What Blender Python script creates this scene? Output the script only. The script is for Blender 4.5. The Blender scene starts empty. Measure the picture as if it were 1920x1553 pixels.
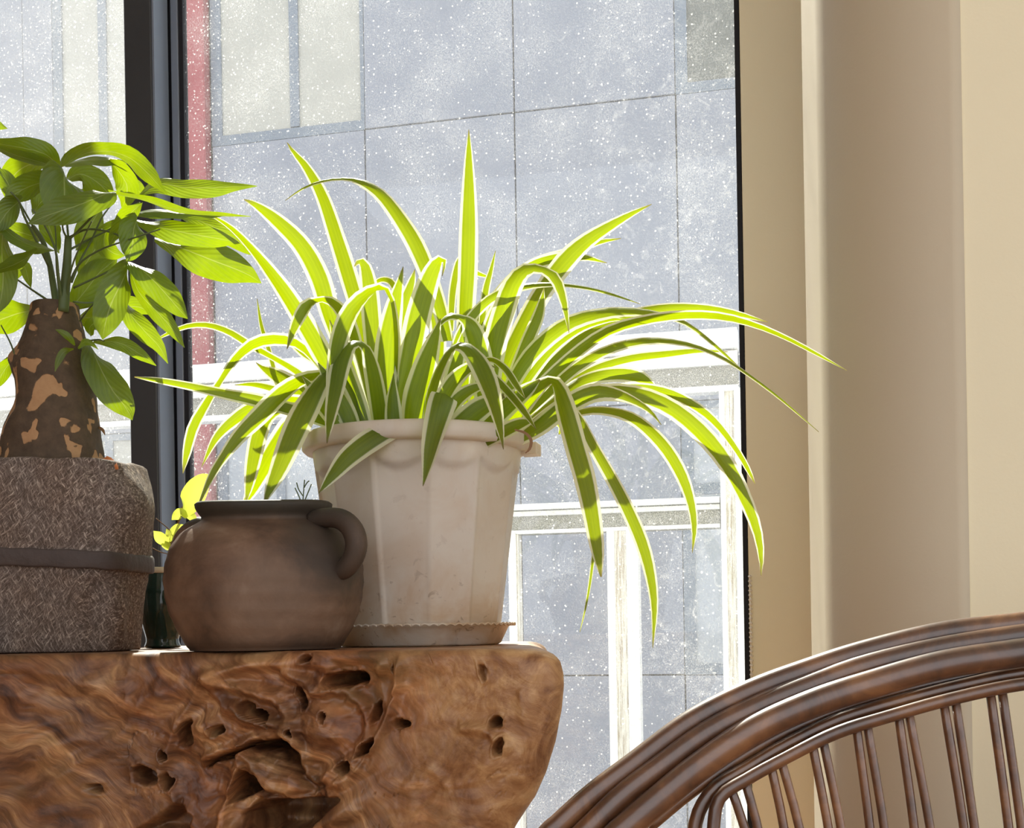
import bpy, math, random
import numpy as np
from mathutils import Vector, Matrix

random.seed(7)
rng = np.random.default_rng(7)
SC = bpy.context.scene
COL = SC.collection

# ------------------------------------------------------------------ camera
W_, H_ = 1920.0, 1553.0
FPX = 2400.0                      # focal length in pixels
HZ = 1175.0                       # horizon row
YAW = math.radians(13.5)
ROLL = math.radians(0.95)
TABLE_Z = 0.75
CAMZ = TABLE_Z + 0.01875
CAM = np.array([0.0, 0.0, CAMZ])
F = np.array([-math.sin(YAW), math.cos(YAW), 0.0])
R = np.array([math.cos(YAW), math.sin(YAW), 0.0])
U = np.array([0.0, 0.0, 1.0])
RC = R * math.cos(ROLL) - U * math.sin(ROLL)
UC = U * math.cos(ROLL) + R * math.sin(ROLL)
cd = bpy.data.cameras.new('camera')
cd.sensor_fit = 'HORIZONTAL'
cd.sensor_width = 36.0
cd.lens = FPX / W_ * 36.0
cd.shift_y = (HZ - H_ / 2) / W_
cd.clip_start = 0.02
cam = bpy.data.objects.new('camera', cd)
m = Matrix(((RC[0], UC[0], -F[0], CAM[0]), (RC[1], UC[1], -F[1], CAM[1]), (RC[2], UC[2], -F[2], CAM[2]), (0, 0, 0, 1)))
cam.matrix_world = m
COL.objects.link(cam)
SC.camera = cam

# ------------------------------------------------------------------ light
SKY_STRENGTH = 1.25
SUN_STRENGTH = 10.0
SUN_AZ = math.radians(22)         # to the left of straight out of the window
SUN_EL = math.radians(45)
world = bpy.data.worlds.new('sky')
SC.world = world
world.use_nodes = True
wn = world.node_tree.nodes
bg = wn['Background']
bg.inputs[0].default_value = (0.97, 0.97, 1.0, 1)
bg.inputs[1].default_value = SKY_STRENGTH
sd_ = bpy.data.lights.new('sun', 'SUN')
sd_.energy = SUN_STRENGTH
sd_.angle = math.radians(0.6)
sd_.color = (1.0, 0.94, 0.82)
sun = bpy.data.objects.new('sun', sd_)
sdir = Vector((-math.sin(SUN_AZ) * math.cos(SUN_EL), math.cos(SUN_AZ) * math.cos(SUN_EL), math.sin(SUN_EL)))
sun.rotation_euler = sdir.to_track_quat('Z', 'Y').to_euler()
sun.location = (-3, 6, 6)
COL.objects.link(sun)
SC.view_settings.view_transform = 'Standard'
SC.view_settings.look = 'None'
SC.view_settings.exposure = 0.35
SC.view_settings.gamma = 1.0
SC.view_settings.use_curve_mapping = False
SC.cycles.use_adaptive_sampling = True
SC.cycles.adaptive_threshold = 0.09
SC.cycles.adaptive_min_samples = 16
SC.cycles.max_bounces = 8
SC.cycles.diffuse_bounces = 4
SC.cycles.transmission_bounces = 6
SC.cycles.transparent_max_bounces = 12
SC.cycles.caustics_reflective = False
SC.cycles.caustics_refractive = False

# ------------------------------------------------------------------ projection helpers (planning the place from measured rows/columns)
def ray(px, py):
    x = (px - 960.0) / FPX
    y = (py - HZ) / FPX
    return F + RC * x - UC * y

def at(px, py, d):
    return CAM + ray(px, py) * d

def on_y(px, py, y):
    r = ray(px, py)
    return CAM + r * (y / r[1])

def lx(xp, y):
    """world x of a level column xp (measured at the horizon row) on plane y"""
    r = F + R * ((xp - 960.0) / FPX)
    return float(r[0] * y / r[1])

def lz(yp, y):
    """world z of level row yp (measured at the centre column) on plane y"""
    return float(CAMZ - (yp - HZ) / FPX * y / math.cos(YAW))

def project(P):
    q = np.asarray(P) - CAM
    z = q @ F
    return 960 + FPX * (q @ RC) / z, HZ - FPX * (q @ UC) / z, z

# ------------------------------------------------------------------ noise
def _hash(ix, iy, iz):
    h = (ix.astype(np.int64) * 374761393 + iy.astype(np.int64) * 668265263 + iz.astype(np.int64) * 2147483647) & 0xFFFFFFFF
    h = ((h ^ (h >> 13)) * 1274126177) & 0xFFFFFFFF
    h = (h ^ (h >> 16)) & 0xFFFFFF
    return h / float(0xFFFFFF)

def vnoise(x, y, z=None):
    x = np.asarray(x, float); y = np.asarray(y, float)
    z = np.zeros_like(x) if z is None else np.asarray(z, float)
    ix, iy, iz = np.floor(x).astype(np.int64), np.floor(y).astype(np.int64), np.floor(z).astype(np.int64)
    fx, fy, fz = x - ix, y - iy, z - iz
    fx, fy, fz = [f * f * f * (f * (f * 6 - 15) + 10) for f in (fx, fy, fz)]
    def c(a, b, d): return _hash(ix + a, iy + b, iz + d)
    x00 = c(0,0,0)*(1-fx)+c(1,0,0)*fx; x10 = c(0,1,0)*(1-fx)+c(1,1,0)*fx
    x01 = c(0,0,1)*(1-fx)+c(1,0,1)*fx; x11 = c(0,1,1)*(1-fx)+c(1,1,1)*fx
    return ((x00*(1-fy)+x10*fy)*(1-fz)+(x01*(1-fy)+x11*fy)*fz)*2-1

def fbm(x, y, z=None, o=4):
    s = 0; a = 1.0; t = 0
    for i in range(o):
        k = 2.03 ** i
        s = s + a * vnoise(np.asarray(x)*k+i*17.3, np.asarray(y)*k+i*9.1, None if z is None else np.asarray(z)*k)
        t += a; a *= 0.5
    return s / t

def sstep(a, b, x):
    t = np.clip((np.asarray(x, float) - a) / (b - a), 0, 1)
    return t * t * (3 - 2 * t)

# ------------------------------------------------------------------ scene helpers
def tag(o, label=None, cat=None, group=None, kind=None):
    if label: o['label'] = label
    if cat: o['category'] = cat
    if group: o['group'] = group
    if kind: o['kind'] = kind
    return o

def thing(name, loc, label=None, cat=None, group=None, kind=None):
    o = bpy.data.objects.new(name, None)
    o.empty_display_size = 0.05
    o.location = Vector([float(v) for v in loc])
    COL.objects.link(o)
    return tag(o, label, cat, group, kind)

def wloc(o):
    v = Vector((0, 0, 0))
    while o is not None:
        v = v + o.location
        o = o.parent
    return np.array(v)

def mesh(name, V, Fc, mat, parent=None, smooth=True, uv=None, loc=None):
    """link one mesh object; V in world coordinates"""
    V = np.asarray(V, float)
    base = wloc(parent) if parent is not None else np.zeros(3)
    off = np.zeros(3) if loc is None else np.asarray(loc, float)
    me = bpy.data.meshes.new(name)
    me.from_pydata((V - base - off).tolist(), [], [tuple(int(i) for i in f) for f in Fc])
    if uv is not None:
        lay = me.uv_layers.new(name='uv')
        idx = np.zeros(len(me.loops), dtype=np.int32)
        me.loops.foreach_get('vertex_index', idx)
        lay.data.foreach_set('uv', np.asarray(uv, np.float32)[idx].ravel())
    if smooth:
        me.polygons.foreach_set('use_smooth', [True] * len(me.polygons))
    if mat is not None:
        me.materials.append(mat)
    me.update()
    o = bpy.data.objects.new(name, me)
    COL.objects.link(o)
    if parent is not None: o.parent = parent
    o.location = Vector([float(v) for v in off])
    return o

def grid_faces(nu, nv, wrap_u=False, off=0):
    fs = []
    for j in range(nv - 1):
        for i in range(nu if wrap_u else nu - 1):
            i2 = (i + 1) % nu
            fs.append((off + j*nu + i, off + j*nu + i2, off + (j+1)*nu + i2, off + (j+1)*nu + i))
    return fs

class MB:
    def __init__(s): s.v = []; s.f = []
    def add(s, V, Fc):
        o = len(s.v)
        s.v += [tuple(map(float, p)) for p in V]
        s.f += [tuple(i + o for i in f) for f in Fc]
        return s
    def box(s, x0, x1, y0, y1, z0, z1, b=0.0):
        x0, x1 = sorted((x0, x1)); y0, y1 = sorted((y0, y1)); z0, z1 = sorted((z0, z1))
        if b <= 0:
            V = [(x, y, z) for z in (z0, z1) for y in (y0, y1) for x in (x0, x1)]
            return s.add(V, [(0,2,3,1),(4,5,7,6),(0,1,5,4),(2,6,7,3),(0,4,6,2),(1,3,7,5)])
        # chamfered box : convex hull of 24 points
        import bmesh
        bm = bmesh.new()
        for sx, x in ((1, x0), (-1, x1)):
            for sy, y in ((1, y0), (-1, y1)):
                for sz, z in ((1, z0), (-1, z1)):
                    bm.verts.new((x, y+sy*b, z+sz*b)); bm.verts.new((x+sx*b, y, z+sz*b)); bm.verts.new((x+sx*b, y+sy*b, z))
        bmesh.ops.convex_hull(bm, input=bm.verts)
        bmesh.ops.dissolve_limit(bm, angle_limit=0.01, verts=bm.verts, edges=bm.edges)
        bm.verts.ensure_lookup_table(); bm.verts.index_update()
        V = [v.co[:] for v in bm.verts]; Fc = [[v.index for v in f.verts] for f in bm.faces]
        bm.free()
        return s.add(V, Fc)
    def tube(s, P, rad, n=10, cap=True):
        V, Fc = tube_geo(P, rad, n, cap)
        return s.add(V, Fc)
    def build(s, name, mat, parent=None, smooth=False):
        return mesh(name, s.v, s.f, mat, parent, smooth)

def crom(P, n):
    """Catmull-Rom resample of rows P (k x c) to n rows"""
    P = np.asarray(P, float)
    if len(P) == 2:
        t = np.linspace(0, 1, n)[:, None]
        return P[0] * (1 - t) + P[1] * t
    c = np.concatenate([[0], np.cumsum(np.maximum(np.linalg.norm(np.diff(P[:, :min(3, P.shape[1])], axis=0), axis=1), 1e-6) ** 0.9)])
    Q = np.vstack([2*P[0]-P[1], P, 2*P[-1]-P[-2]])
    ts = np.linspace(0, c[-1], n)
    out = []
    for t in ts:
        i = min(max(np.searchsorted(c, t, side='right') - 1, 0), len(P) - 2)
        u = (t - c[i]) / max(c[i+1] - c[i], 1e-9)
        p0, p1, p2, p3 = Q[i], Q[i+1], Q[i+2], Q[i+3]
        out.append(0.5 * ((2*p1) + (-p0+p2)*u + (2*p0-5*p1+4*p2-p3)*u*u + (-p0+3*p1-3*p2+p3)*u**3))
    return np.array(out)

def tube_geo(P, rad, n=10, cap=True):
    P = np.asarray(P, float); k = len(P)
    rad = np.full(k, rad) if np.isscalar(rad) else np.asarray(rad, float)
    T = np.gradient(P, axis=0); T /= np.linalg.norm(T, axis=1)[:, None] + 1e-12
    up = np.array([0, 0, 1.0]) if abs(T[0][2]) < 0.9 else np.array([1.0, 0, 0])
    A = np.cross(T[0], up); A /= np.linalg.norm(A)
    V = []
    for i in range(k):
        A = A - T[i] * (A @ T[i]); A /= np.linalg.norm(A) + 1e-12
        B = np.cross(T[i], A)
        for j in range(n):
            a = 2 * math.pi * j / n
            V.append(P[i] + (A * math.cos(a) + B * math.sin(a)) * rad[i])
    Fc = grid_faces(n, k, True)
    if cap:
        Fc.append(tuple(range(n - 1, -1, -1))); Fc.append(tuple((k-1)*n + j for j in range(n)))
    return V, Fc

def lathe_geo(prof, c, n=64, disp=None):
    V = []
    for (r, z) in prof:
        for j in range(n):
            a = 2 * math.pi * j / n
            V.append((r * math.cos(a), r * math.sin(a), z))
    V = np.array(V)
    if disp is not None:
        V = disp(V)
    V = V + np.asarray(c)
    Fc = grid_faces(n, len(prof), True)
    return V, Fc

def smooth_prof(P, n):
    return [(max(a, 0.0), b) for a, b in crom(np.array(P, float), n)]

# ------------------------------------------------------------------ materials
class NT:
    def __init__(s, name):
        s.mat = bpy.data.materials.new(name)
        s.mat.use_nodes = True
        s.t = s.mat.node_tree
        s.t.nodes.clear()
        s.out = s.t.nodes.new('ShaderNodeOutputMaterial')
    def n(s, typ, ins=None, **props):
        nd = s.t.nodes.new('ShaderNode' + typ)
        for k, v in props.items(): setattr(nd, k, v)
        for k, v in (ins or {}).items():
            sk = nd.inputs[k]
            if isinstance(v, bpy.types.NodeSocket): s.t.links.new(v, sk)
            else:
                if isinstance(v, (tuple, list)) and sk.type == 'RGBA' and len(v) == 3: v = (*v, 1)
                sk.default_value = v
        return nd
    def ramp(s, fac, stops, interp='LINEAR'):
        nd = s.t.nodes.new('ShaderNodeValToRGB')
        nd.color_ramp.interpolation = interp
        e = nd.color_ramp.elements
        while len(e) < len(stops): e.new(0.5)
        for el, (p, c) in zip(e, stops):
            el.position = p
            el.color = (*c, 1) if isinstance(c, (tuple, list)) else (c, c, c, 1)
        s.t.links.new(fac, nd.inputs[0])
        return nd.outputs[0]
    def mix(s, fac, a, b, blend='MIX'):
        nd = s.t.nodes.new('ShaderNodeMix'); nd.data_type = 'RGBA'; nd.blend_type = blend
        for sk, v in ((nd.inputs[0], fac), (nd.inputs[6], a), (nd.inputs[7], b)):
            if isinstance(v, bpy.types.NodeSocket): s.t.links.new(v, sk)
            else: sk.default_value = (*v, 1) if isinstance(v, (tuple, list)) else v
        return nd.outputs[2]
    def math(s, op, a, b=None, c=None):
        nd = s.t.nodes.new('ShaderNodeMath'); nd.operation = op
        for i, v in enumerate((a, b, c)):
            if v is None: continue
            if isinstance(v, bpy.types.NodeSocket): s.t.links.new(v, nd.inputs[i])
            else: nd.inputs[i].default_value = v
        return nd.outputs[0]
    def coord(s, scale=(1, 1, 1), rot=(0, 0, 0), kind='Object'):
        tc = s.n('TexCoord')
        mp = s.n('Mapping', {'Vector': tc.outputs[kind], 'Scale': scale, 'Rotation': rot})
        return mp.outputs[0]
    def noise(s, vec, scale, detail=4, rough=0.55, dist=0.0, out='Fac'):
        return s.n('TexNoise', {'Vector': vec, 'Scale': scale, 'Detail': detail, 'Roughness': rough, 'Distortion': dist}).outputs[out]
    def bump(s, h, strength=0.3, dist=0.002, normal=None):
        ins = {'Height': h, 'Strength': strength, 'Distance': dist}
        if normal is not None: ins['Normal'] = normal
        return s.n('Bump', ins).outputs[0]
    def pbr(s, col, rough=0.6, normal=None, spec=0.5, metal=0.0, **kw):
        ins = {'Base Color': col, 'Roughness': rough, 'Specular IOR Level': spec, 'Metallic': metal}
        if normal is not None: ins['Normal'] = normal
        ins.update(kw)
        return s.n('BsdfPrincipled', ins).outputs[0]
    def done(s, sh):
        s.t.links.new(sh, s.out.inputs[0])
        return s.mat

def plain(name, col, rough=0.6, spec=0.5, metal=0.0, nscale=0, namt=0.15, bump=0.0, bscale=200, **kw):
    t = NT(name)
    v = t.coord()
    c = col
    if nscale:
        f = t.noise(v, nscale, 5, 0.6)
        c = t.mix(f, tuple(x * (1 - namt) for x in col), tuple(min(1, x * (1 + namt)) for x in col))
    nm = t.bump(t.noise(v, bscale, 4), bump, 0.002) if bump else None
    return t.done(t.pbr(c, rough, nm, spec, metal, **kw))

# ================================================================== MATERIALS
def mat_wood_root():
    t = NT('root_wood')
    v = t.coord()
    w = t.n('TexNoise', {'Vector': v, 'Scale': 5.0, 'Detail': 3.0, 'Roughness': 0.5}).outputs['Color']
    vv = t.n('VectorMath', {0: w, 1: (0.5, 0.5, 0.5)}, operation='SUBTRACT').outputs[0]
    vv = t.n('VectorMath', {0: vv, 'Scale': 0.22}, operation='SCALE').outputs[0]
    vw = t.n('VectorMath', {0: v, 1: vv}, operation='ADD').outputs[0]
    mp = t.n('Mapping', {'Vector': t.n('Mapping', {'Vector': vw, 'Rotation': (0, -0.55, 0)}).outputs[0], 'Scale': (8, 9, 30)}).outputs[0]
    g1 = t.noise(mp, 1.6, 6, 0.62, 0.6)
    mp2 = t.n('Mapping', {'Vector': t.n('Mapping', {'Vector': vw, 'Rotation': (0, -0.6, 0)}).outputs[0], 'Scale': (24, 30, 190)}).outputs[0]
    g2 = t.noise(mp2, 1.0, 5, 0.6, 0.3)
    col = t.ramp(g1, [(0.26, (0.040, 0.017, 0.009)), (0.42, (0.155, 0.070, 0.030)), (0.55, (0.30, 0.158, 0.070)), (0.68, (0.53, 0.335, 0.160)), (0.85, (0.66, 0.46, 0.25))])
    fine = t.ramp(g2, [(0.3, 0.58), (0.66, 1.12)])
    col = t.mix(1.0, col, fine, 'MULTIPLY')
    big = t.noise(v, 7.0, 3, 0.5)
    col = t.mix(t.ramp(big, [(0.45, 0.0), (0.7, 0.75)]), col, t.mix(1.0, col, (1.15, 0.72, 0.50), 'MULTIPLY'))
    grn = t.noise(v, 13.0, 3, 0.5)
    col = t.mix(t.ramp(grn, [(0.55, 0.0), (0.75, 0.5)]), col, (0.20, 0.15, 0.06))
    xx = t.n('SeparateXYZ', {0: vw}).outputs[0]
    right = t.ramp(xx, [(0.17, 0.0), (0.26, 1.0)])
    cloud = t.noise(v, 30.0, 6, 0.68, 1.1)
    cl = t.ramp(cloud, [(0.32, (0.17, 0.065, 0.022)), (0.5, (0.36, 0.18, 0.072)), (0.68, (0.60, 0.37, 0.17))])
    col = t.mix(t.math('MULTIPLY', right, 0.85), col, cl)
    leftk = t.ramp(xx, [(-0.12, 1.0), (0.02, 0.0)])
    col = t.mix(t.math('MULTIPLY', leftk, 0.55), col, t.mix(1.0, col, (0.80, 0.70, 0.66), 'MULTIPLY'))
    hgt = t.math('ADD', t.math('MULTIPLY', g1, 0.8), t.math('MULTIPLY', g2, 0.35))
    nm = t.bump(hgt, 0.35, 0.003)
    rg = t.ramp(g1, [(0.3, 0.5), (0.7, 0.34)])
    return t.done(t.pbr(col, rg, nm, 0.45))

def mat_spider_leaf():
    t = NT('variegated_leaf')
    tc = t.n('TexCoord')
    sep = t.n('SeparateXYZ', {0: tc.outputs['UV']})
    u = sep.outputs[0]; vv = sep.outputs[1]
    nz = t.noise(t.n('Mapping', {'Vector': tc.outputs['UV'], 'Scale': (18, 2.2, 1)}).outputs[0], 1.0, 3, 0.5)
    du = t.math('ABSOLUTE', t.math('SUBTRACT', u, 0.5))
    du2 = t.math('ADD', du, t.math('MULTIPLY', t.math('SUBTRACT', nz, 0.5), 0.07))
    edge = t.ramp(du2, [(0.325, 0.0), (0.365, 1.0)])
    stripe = t.noise(t.n('Mapping', {'Vector': tc.outputs['UV'], 'Scale': (26, 0.8, 1)}).outputs[0], 1.0, 3, 0.6)
    gd = t.mix(stripe, (0.05, 0.095, 0.012), (0.12, 0.18, 0.025))
    gt = t.mix(stripe, (0.24, 0.35, 0.0), (0.53, 0.62, 0.0))
    tip = t.ramp(vv, [(0.94, 0.0), (1.0, 1.0)])
    cd_ = t.mix(edge, gd, (0.68, 0.70, 0.50))
    cd_ = t.mix(tip, cd_, (0.20, 0.15, 0.06))
    ct = t.mix(edge, gt, (0.95, 0.95, 0.66))
    ct = t.mix(tip, ct, (0.22, 0.18, 0.05))
    nm = t.bump(stripe, 0.25, 0.001)
    a = t.pbr(cd_, 0.38, nm, 0.5)
    b = t.n('BsdfTranslucent', {'Color': ct, 'Normal': nm}).outputs[0]
    return t.done(t.n('MixShader', {0: 0.55, 1: a, 2: b}).outputs[0])

def mat_money_leaf():
    t = NT('broad_leaf')
    tc = t.n('TexCoord')
    sep = t.n('SeparateXYZ', {0: tc.outputs['UV']})
    u = sep.outputs[0]; vv = sep.outputs[1]
    du = t.math('ABSOLUTE', t.math('SUBTRACT', u, 0.5))
    mid = t.ramp(du, [(0.0, 1.0), (0.022, 0.0)])
    ph = t.math('SUBTRACT', t.math('MULTIPLY', vv, 9.0), t.math('MULTIPLY', du, 7.0))
    fr = t.math('ABSOLUTE', t.math('SUBTRACT', t.math('FRACT', ph), 0.5))
    vein = t.ramp(fr, [(0.0, 1.0), (0.10, 0.0)])
    lobes = t.ramp(fr, [(0.0, 0.0), (0.5, 1.0)])
    nz = t.noise(t.coord(kind='Object'), 55.0, 3, 0.5)
    gd = t.mix(nz, (0.045, 0.08, 0.020), (0.085, 0.13, 0.03))
    gt = t.mix(nz, (0.28, 0.42, 0.0), (0.48, 0.62, 0.0))
    va = t.math('MULTIPLY', vein, 0.2)
    cd_ = t.mix(va, gd, (0.22, 0.30, 0.08)); cd_ = t.mix(mid, cd_, (0.30, 0.36, 0.13))
    ct = t.mix(t.math('MULTIPLY', vein, 0.16), gt, (0.55, 0.70, 0.08)); ct = t.mix(mid, ct, (0.50, 0.58, 0.12))
    nm = t.bump(lobes, 0.16, 0.002)
    a = t.pbr(cd_, 0.36, nm, 0.5)
    b = t.n('BsdfTranslucent', {'Color': ct, 'Normal': nm}).outputs[0]
    return t.done(t.n('MixShader', {0: 0.44, 1: a, 2: b}).outputs[0])

def mat_bark():
    t = NT('peeling_bark')
    v = t.coord()
    n1 = t.noise(v, 44.0, 2, 0.45, 0.3)
    n2 = t.noise(v, 90.0, 5, 0.65)
    base = t.mix(n2, (0.022, 0.015, 0.009), (0.13, 0.085, 0.05))
    pale = t.mix(n2, (0.26, 0.135, 0.06), (0.46, 0.28, 0.14))
    zb_ = t.n('SeparateXYZ', {0: v}).outputs[2]
    n0 = t.noise(v, 19.0, 2, 0.4, 0.3)
    low_ = t.ramp(zb_, [(0.19, 0.06), (0.30, -0.0)])
    k = t.math('ADD', t.math('MAXIMUM', n1, t.math('ADD', t.math('SUBTRACT', n0, 0.05), low_)), t.math('MULTIPLY', t.math('SUBTRACT', n2, 0.5), 0.10))
    msk = t.ramp(k, [(0.585, 0.0), (0.60, 1.0)])
    col = t.mix(msk, base, pale)
    h = t.math('SUBTRACT', t.math('MULTIPLY', n2, 0.6), t.math('MULTIPLY', msk, 0.4))
    return t.done(t.pbr(col, 0.75, t.bump(h, 0.8, 0.003), 0.3))

def mat_cement():
    t = NT('scratched_cement')
    v = t.coord()
    w = t.n('TexNoise', {'Vector': v, 'Scale': 30.0, 'Detail': 2.0}).outputs['Color']
    vv = t.n('VectorMath', {0: v, 1: t.n('VectorMath', {0: w, 'Scale': 0.012}, operation='SCALE').outputs[0]}, operation='ADD').outputs[0]
    mp = t.n('Mapping', {'Vector': t.n('Mapping', {'Vector': vv, 'Rotation': (0, 0.8, 0)}).outputs[0], 'Scale': (110, 260, 700)}).outputs[0]
    s1 = t.noise(mp, 1.0, 4, 0.65, 0.4)
    mp2 = t.n('Mapping', {'Vector': t.n('Mapping', {'Vector': vv, 'Rotation': (0, -1.2, 0)}).outputs[0], 'Scale': (120, 260, 700)}).outputs[0]
    s2 = t.noise(mp2, 1.0, 4, 0.65, 0.4)
    s = t.math('MAXIMUM', s1, s2)
    big = t.noise(v, 14, 4, 0.55)
    col = t.ramp(s, [(0.46, (0.075, 0.056, 0.045)), (0.58, (0.175, 0.138, 0.115)), (0.70, (0.46, 0.40, 0.34))])
    col = t.mix(t.ramp(big, [(0.4, 0.0), (0.7, 0.5)]), col, t.mix(1.0, col, (1.15, 0.95, 0.75), 'MULTIPLY'))
    return t.done(t.pbr(col, 0.8, t.bump(s, 0.7, 0.002), 0.25))

EAR = tuple((R * 0.86 - F * 0.51) * 0.088 + U * 0.098)
def mat_clay():
    t = NT('fired_clay')
    v = t.coord()
    n1 = t.noise(v, 16, 5, 0.6, 0.3)
    n2 = t.noise(v, 160, 3, 0.6)
    n3 = t.noise(v, 7, 3, 0.5)
    col = t.ramp(n1, [(0.30, (0.030, 0.018, 0.012)), (0.45, (0.10, 0.057, 0.034)), (0.60, (0.165, 0.098, 0.060)), (0.76, (0.26, 0.18, 0.125))])
    col = t.mix(t.ramp(n3, [(0.5, 0.0), (0.68, 0.5)]), col, (0.20, 0.15, 0.11))
    col = t.mix(t.math('MULTIPLY', n2, 0.3), col, (0.10, 0.06, 0.04))
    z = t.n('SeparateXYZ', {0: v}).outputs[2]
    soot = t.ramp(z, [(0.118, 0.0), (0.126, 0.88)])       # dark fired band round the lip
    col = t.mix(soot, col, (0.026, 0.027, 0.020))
    hd_ = t.n('VectorMath', {0: v, 1: EAR}, operation='DISTANCE').outputs['Value']
    hs_ = t.ramp(t.math('ADD', hd_, t.math('MULTIPLY', t.math('SUBTRACT', n1, 0.5), 0.04)), [(0.032, 0.78), (0.062, 0.0)])   # darker round one ear
    col = t.mix(hs_, col, (0.042, 0.032, 0.024))
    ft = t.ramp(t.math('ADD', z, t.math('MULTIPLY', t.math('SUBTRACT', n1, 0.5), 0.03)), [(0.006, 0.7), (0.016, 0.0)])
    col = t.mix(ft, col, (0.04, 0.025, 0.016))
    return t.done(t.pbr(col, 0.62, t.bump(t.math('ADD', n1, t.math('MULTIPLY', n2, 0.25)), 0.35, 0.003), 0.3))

def mat_plastic():
    t = NT('stained_white_plastic')
    v = t.coord()
    n1 = t.noise(v, 18, 5, 0.6, 0.5)
    n2 = t.noise(v, 75, 4, 0.6, 0.8)
    z = t.n('SeparateXYZ', {0: v}).outputs[2]
    low = t.ramp(z, [(0.0, 1.0), (0.09, 0.15)])
    st = t.math('MULTIPLY', t.ramp(n1, [(0.40, 0.0), (0.66, 1.0)]), t.math('ADD', low, 0.22))
    col = t.mix(t.math('MULTIPLY', st, 0.8), (0.80, 0.73, 0.63), (0.58, 0.38, 0.20))
    sp = t.math('MULTIPLY', t.ramp(n2, [(0.62, 0.0), (0.68, 1.0)]), low)
    col = t.mix(t.math('MULTIPLY', sp, 0.8), col, (0.20, 0.10, 0.035))
    a = t.pbr(col, 0.36, t.bump(n1, 0.08, 0.002), 0.5)
    b = t.n('BsdfTranslucent', {'Color': t.mix(0.5, col, (0.85, 0.76, 0.55))}).outputs[0]
    return t.done(t.n('MixShader', {0: 0.38, 1: a, 2: b}).outputs[0])

def mat_dusty_glass(amount):
    t = NT('dusty_glass')
    v = t.coord()
    n1 = t.noise(v, 640, 2, 0.5, 0.15)
    n1b = t.noise(t.n('Mapping', {'Vector': v, 'Scale': (1, 1, 0.4)}).outputs[0], 950, 2, 0.5, 0.1)
    den = t.noise(v, 9, 3, 0.6)
    dd = t.math('MULTIPLY', t.math('SUBTRACT', den, 0.5), 0.30)
    k = t.math('ADD', t.math('MAXIMUM', n1, t.math('SUBTRACT', n1b, 0.015)), dd)
    speck = t.ramp(k, [(0.565, 0.0), (0.68, 1.0)])
    vo = t.n('TexVoronoi', {'Vector': v, 'Scale': 110.0, 'Randomness': 1.0})
    dot = t.math('MULTIPLY', t.math('LESS_THAN', vo.outputs['Distance'], 0.17), t.math('GREATER_THAN', t.n('SeparateColor', {0: vo.outputs['Color']}).outputs[0], 0.72))
    jit = t.n('VectorMath', {0: t.noise(v, 300, 2, 0.5, 0, 'Color'), 'Scale': 0.006}, operation='SCALE').outputs[0]
    vj = t.n('VectorMath', {0: v, 1: jit}, operation='ADD').outputs[0]
    lft = t.ramp(t.n('SeparateXYZ', {0: v}).outputs[0], [(0.05, 0.16), (0.42, 0.0)])
    dd = t.math('ADD', dd, lft)
    vo2 = t.n('TexVoronoi', {'Vector': vj, 'Scale': 170.0, 'Randomness': 1.0})
    dot2 = t.math('MULTIPLY', t.math('LESS_THAN', vo2.outputs['Distance'], 0.27), t.math('GREATER_THAN', t.math('ADD', t.n('SeparateColor', {0: vo2.outputs['Color']}).outputs[1], dd), 0.72))
    dot = t.math('MAXIMUM', dot, t.math('MULTIPLY', dot2, 0.8))
    haze = t.math('ADD', t.math('MULTIPLY', t.noise(v, 5, 4, 0.6), 0.04), 0.02 * amount * amount)
    # cloudy smears close to the jamb
    sm = t.noise(v, 42, 4, 0.6, 1.6)
    x = t.n('SeparateXYZ', {0: v}).outputs[0]
    nearj = t.ramp(t.math('SUBTRACT', x, 0.3), [(0.0, 0.0), (0.38, 0.0), (0.60, 1.0)])
    smear = t.math('MULTIPLY', t.ramp(sm, [(0.57, 0.0), (0.72, 1.0)]), nearj)
    fac = t.math('ADD', t.math('MULTIPLY', speck, 0.16 * (1 + 0.4 * amount)), haze)
    fac = t.math('ADD', fac, t.math('MULTIPLY', smear, 0.16))
    fac = t.math('ADD', fac, t.math('MULTIPLY', dot, 0.55))
    fac = t.math('MINIMUM', fac, 0.9)
    tr = t.n('BsdfTransparent', {'Color': (0.96, 0.98, 0.98)}).outputs[0]
    du = t.n('MixShader', {0: 0.6, 1: t.n('BsdfDiffuse', {'Color': (0.8, 0.8, 0.78)}).outputs[0], 2: t.n('BsdfTranslucent', {'Color': (0.8, 0.82, 0.82)}).outputs[0]}).outputs[0]
    body = t.n('MixShader', {0: fac, 1: tr, 2: du}).outputs[0]
    gl = t.n('BsdfGlossy', {'Color': (1, 1, 1), 'Roughness': 0.02}).outputs[0]
    fr = t.math('ADD', t.math('POWER', t.n('LayerWeight', {'Blend': 0.5}).outputs['Facing'], 4.0), 0.04)
    return t.done(t.n('MixShader', {0: t.math('MULTIPLY', fr, 0.6), 1: body, 2: gl}).outputs[0])

def mat_rattan():
    t = NT('lacquered_rattan')
    v = t.coord()
    n1 = t.noise(v, 26, 5, 0.6, 0.8)
    n2 = t.noise(v, 120, 4, 0.6)
    col = t.ramp(n1, [(0.3, (0.035, 0.013, 0.006)), (0.5, (0.12, 0.047, 0.018)), (0.68, (0.25, 0.11, 0.04)), (0.8, (0.22, 0.14, 0.055))])
    col = t.mix(t.math('MULTIPLY', n2, 0.4), col, (0.05, 0.025, 0.012))
    return t.done(t.pbr(col, 0.26, t.bump(n2, 0.15, 0.001), 0.7, **{'Coat Weight': 0.8, 'Coat Roughness': 0.34}))

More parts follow.
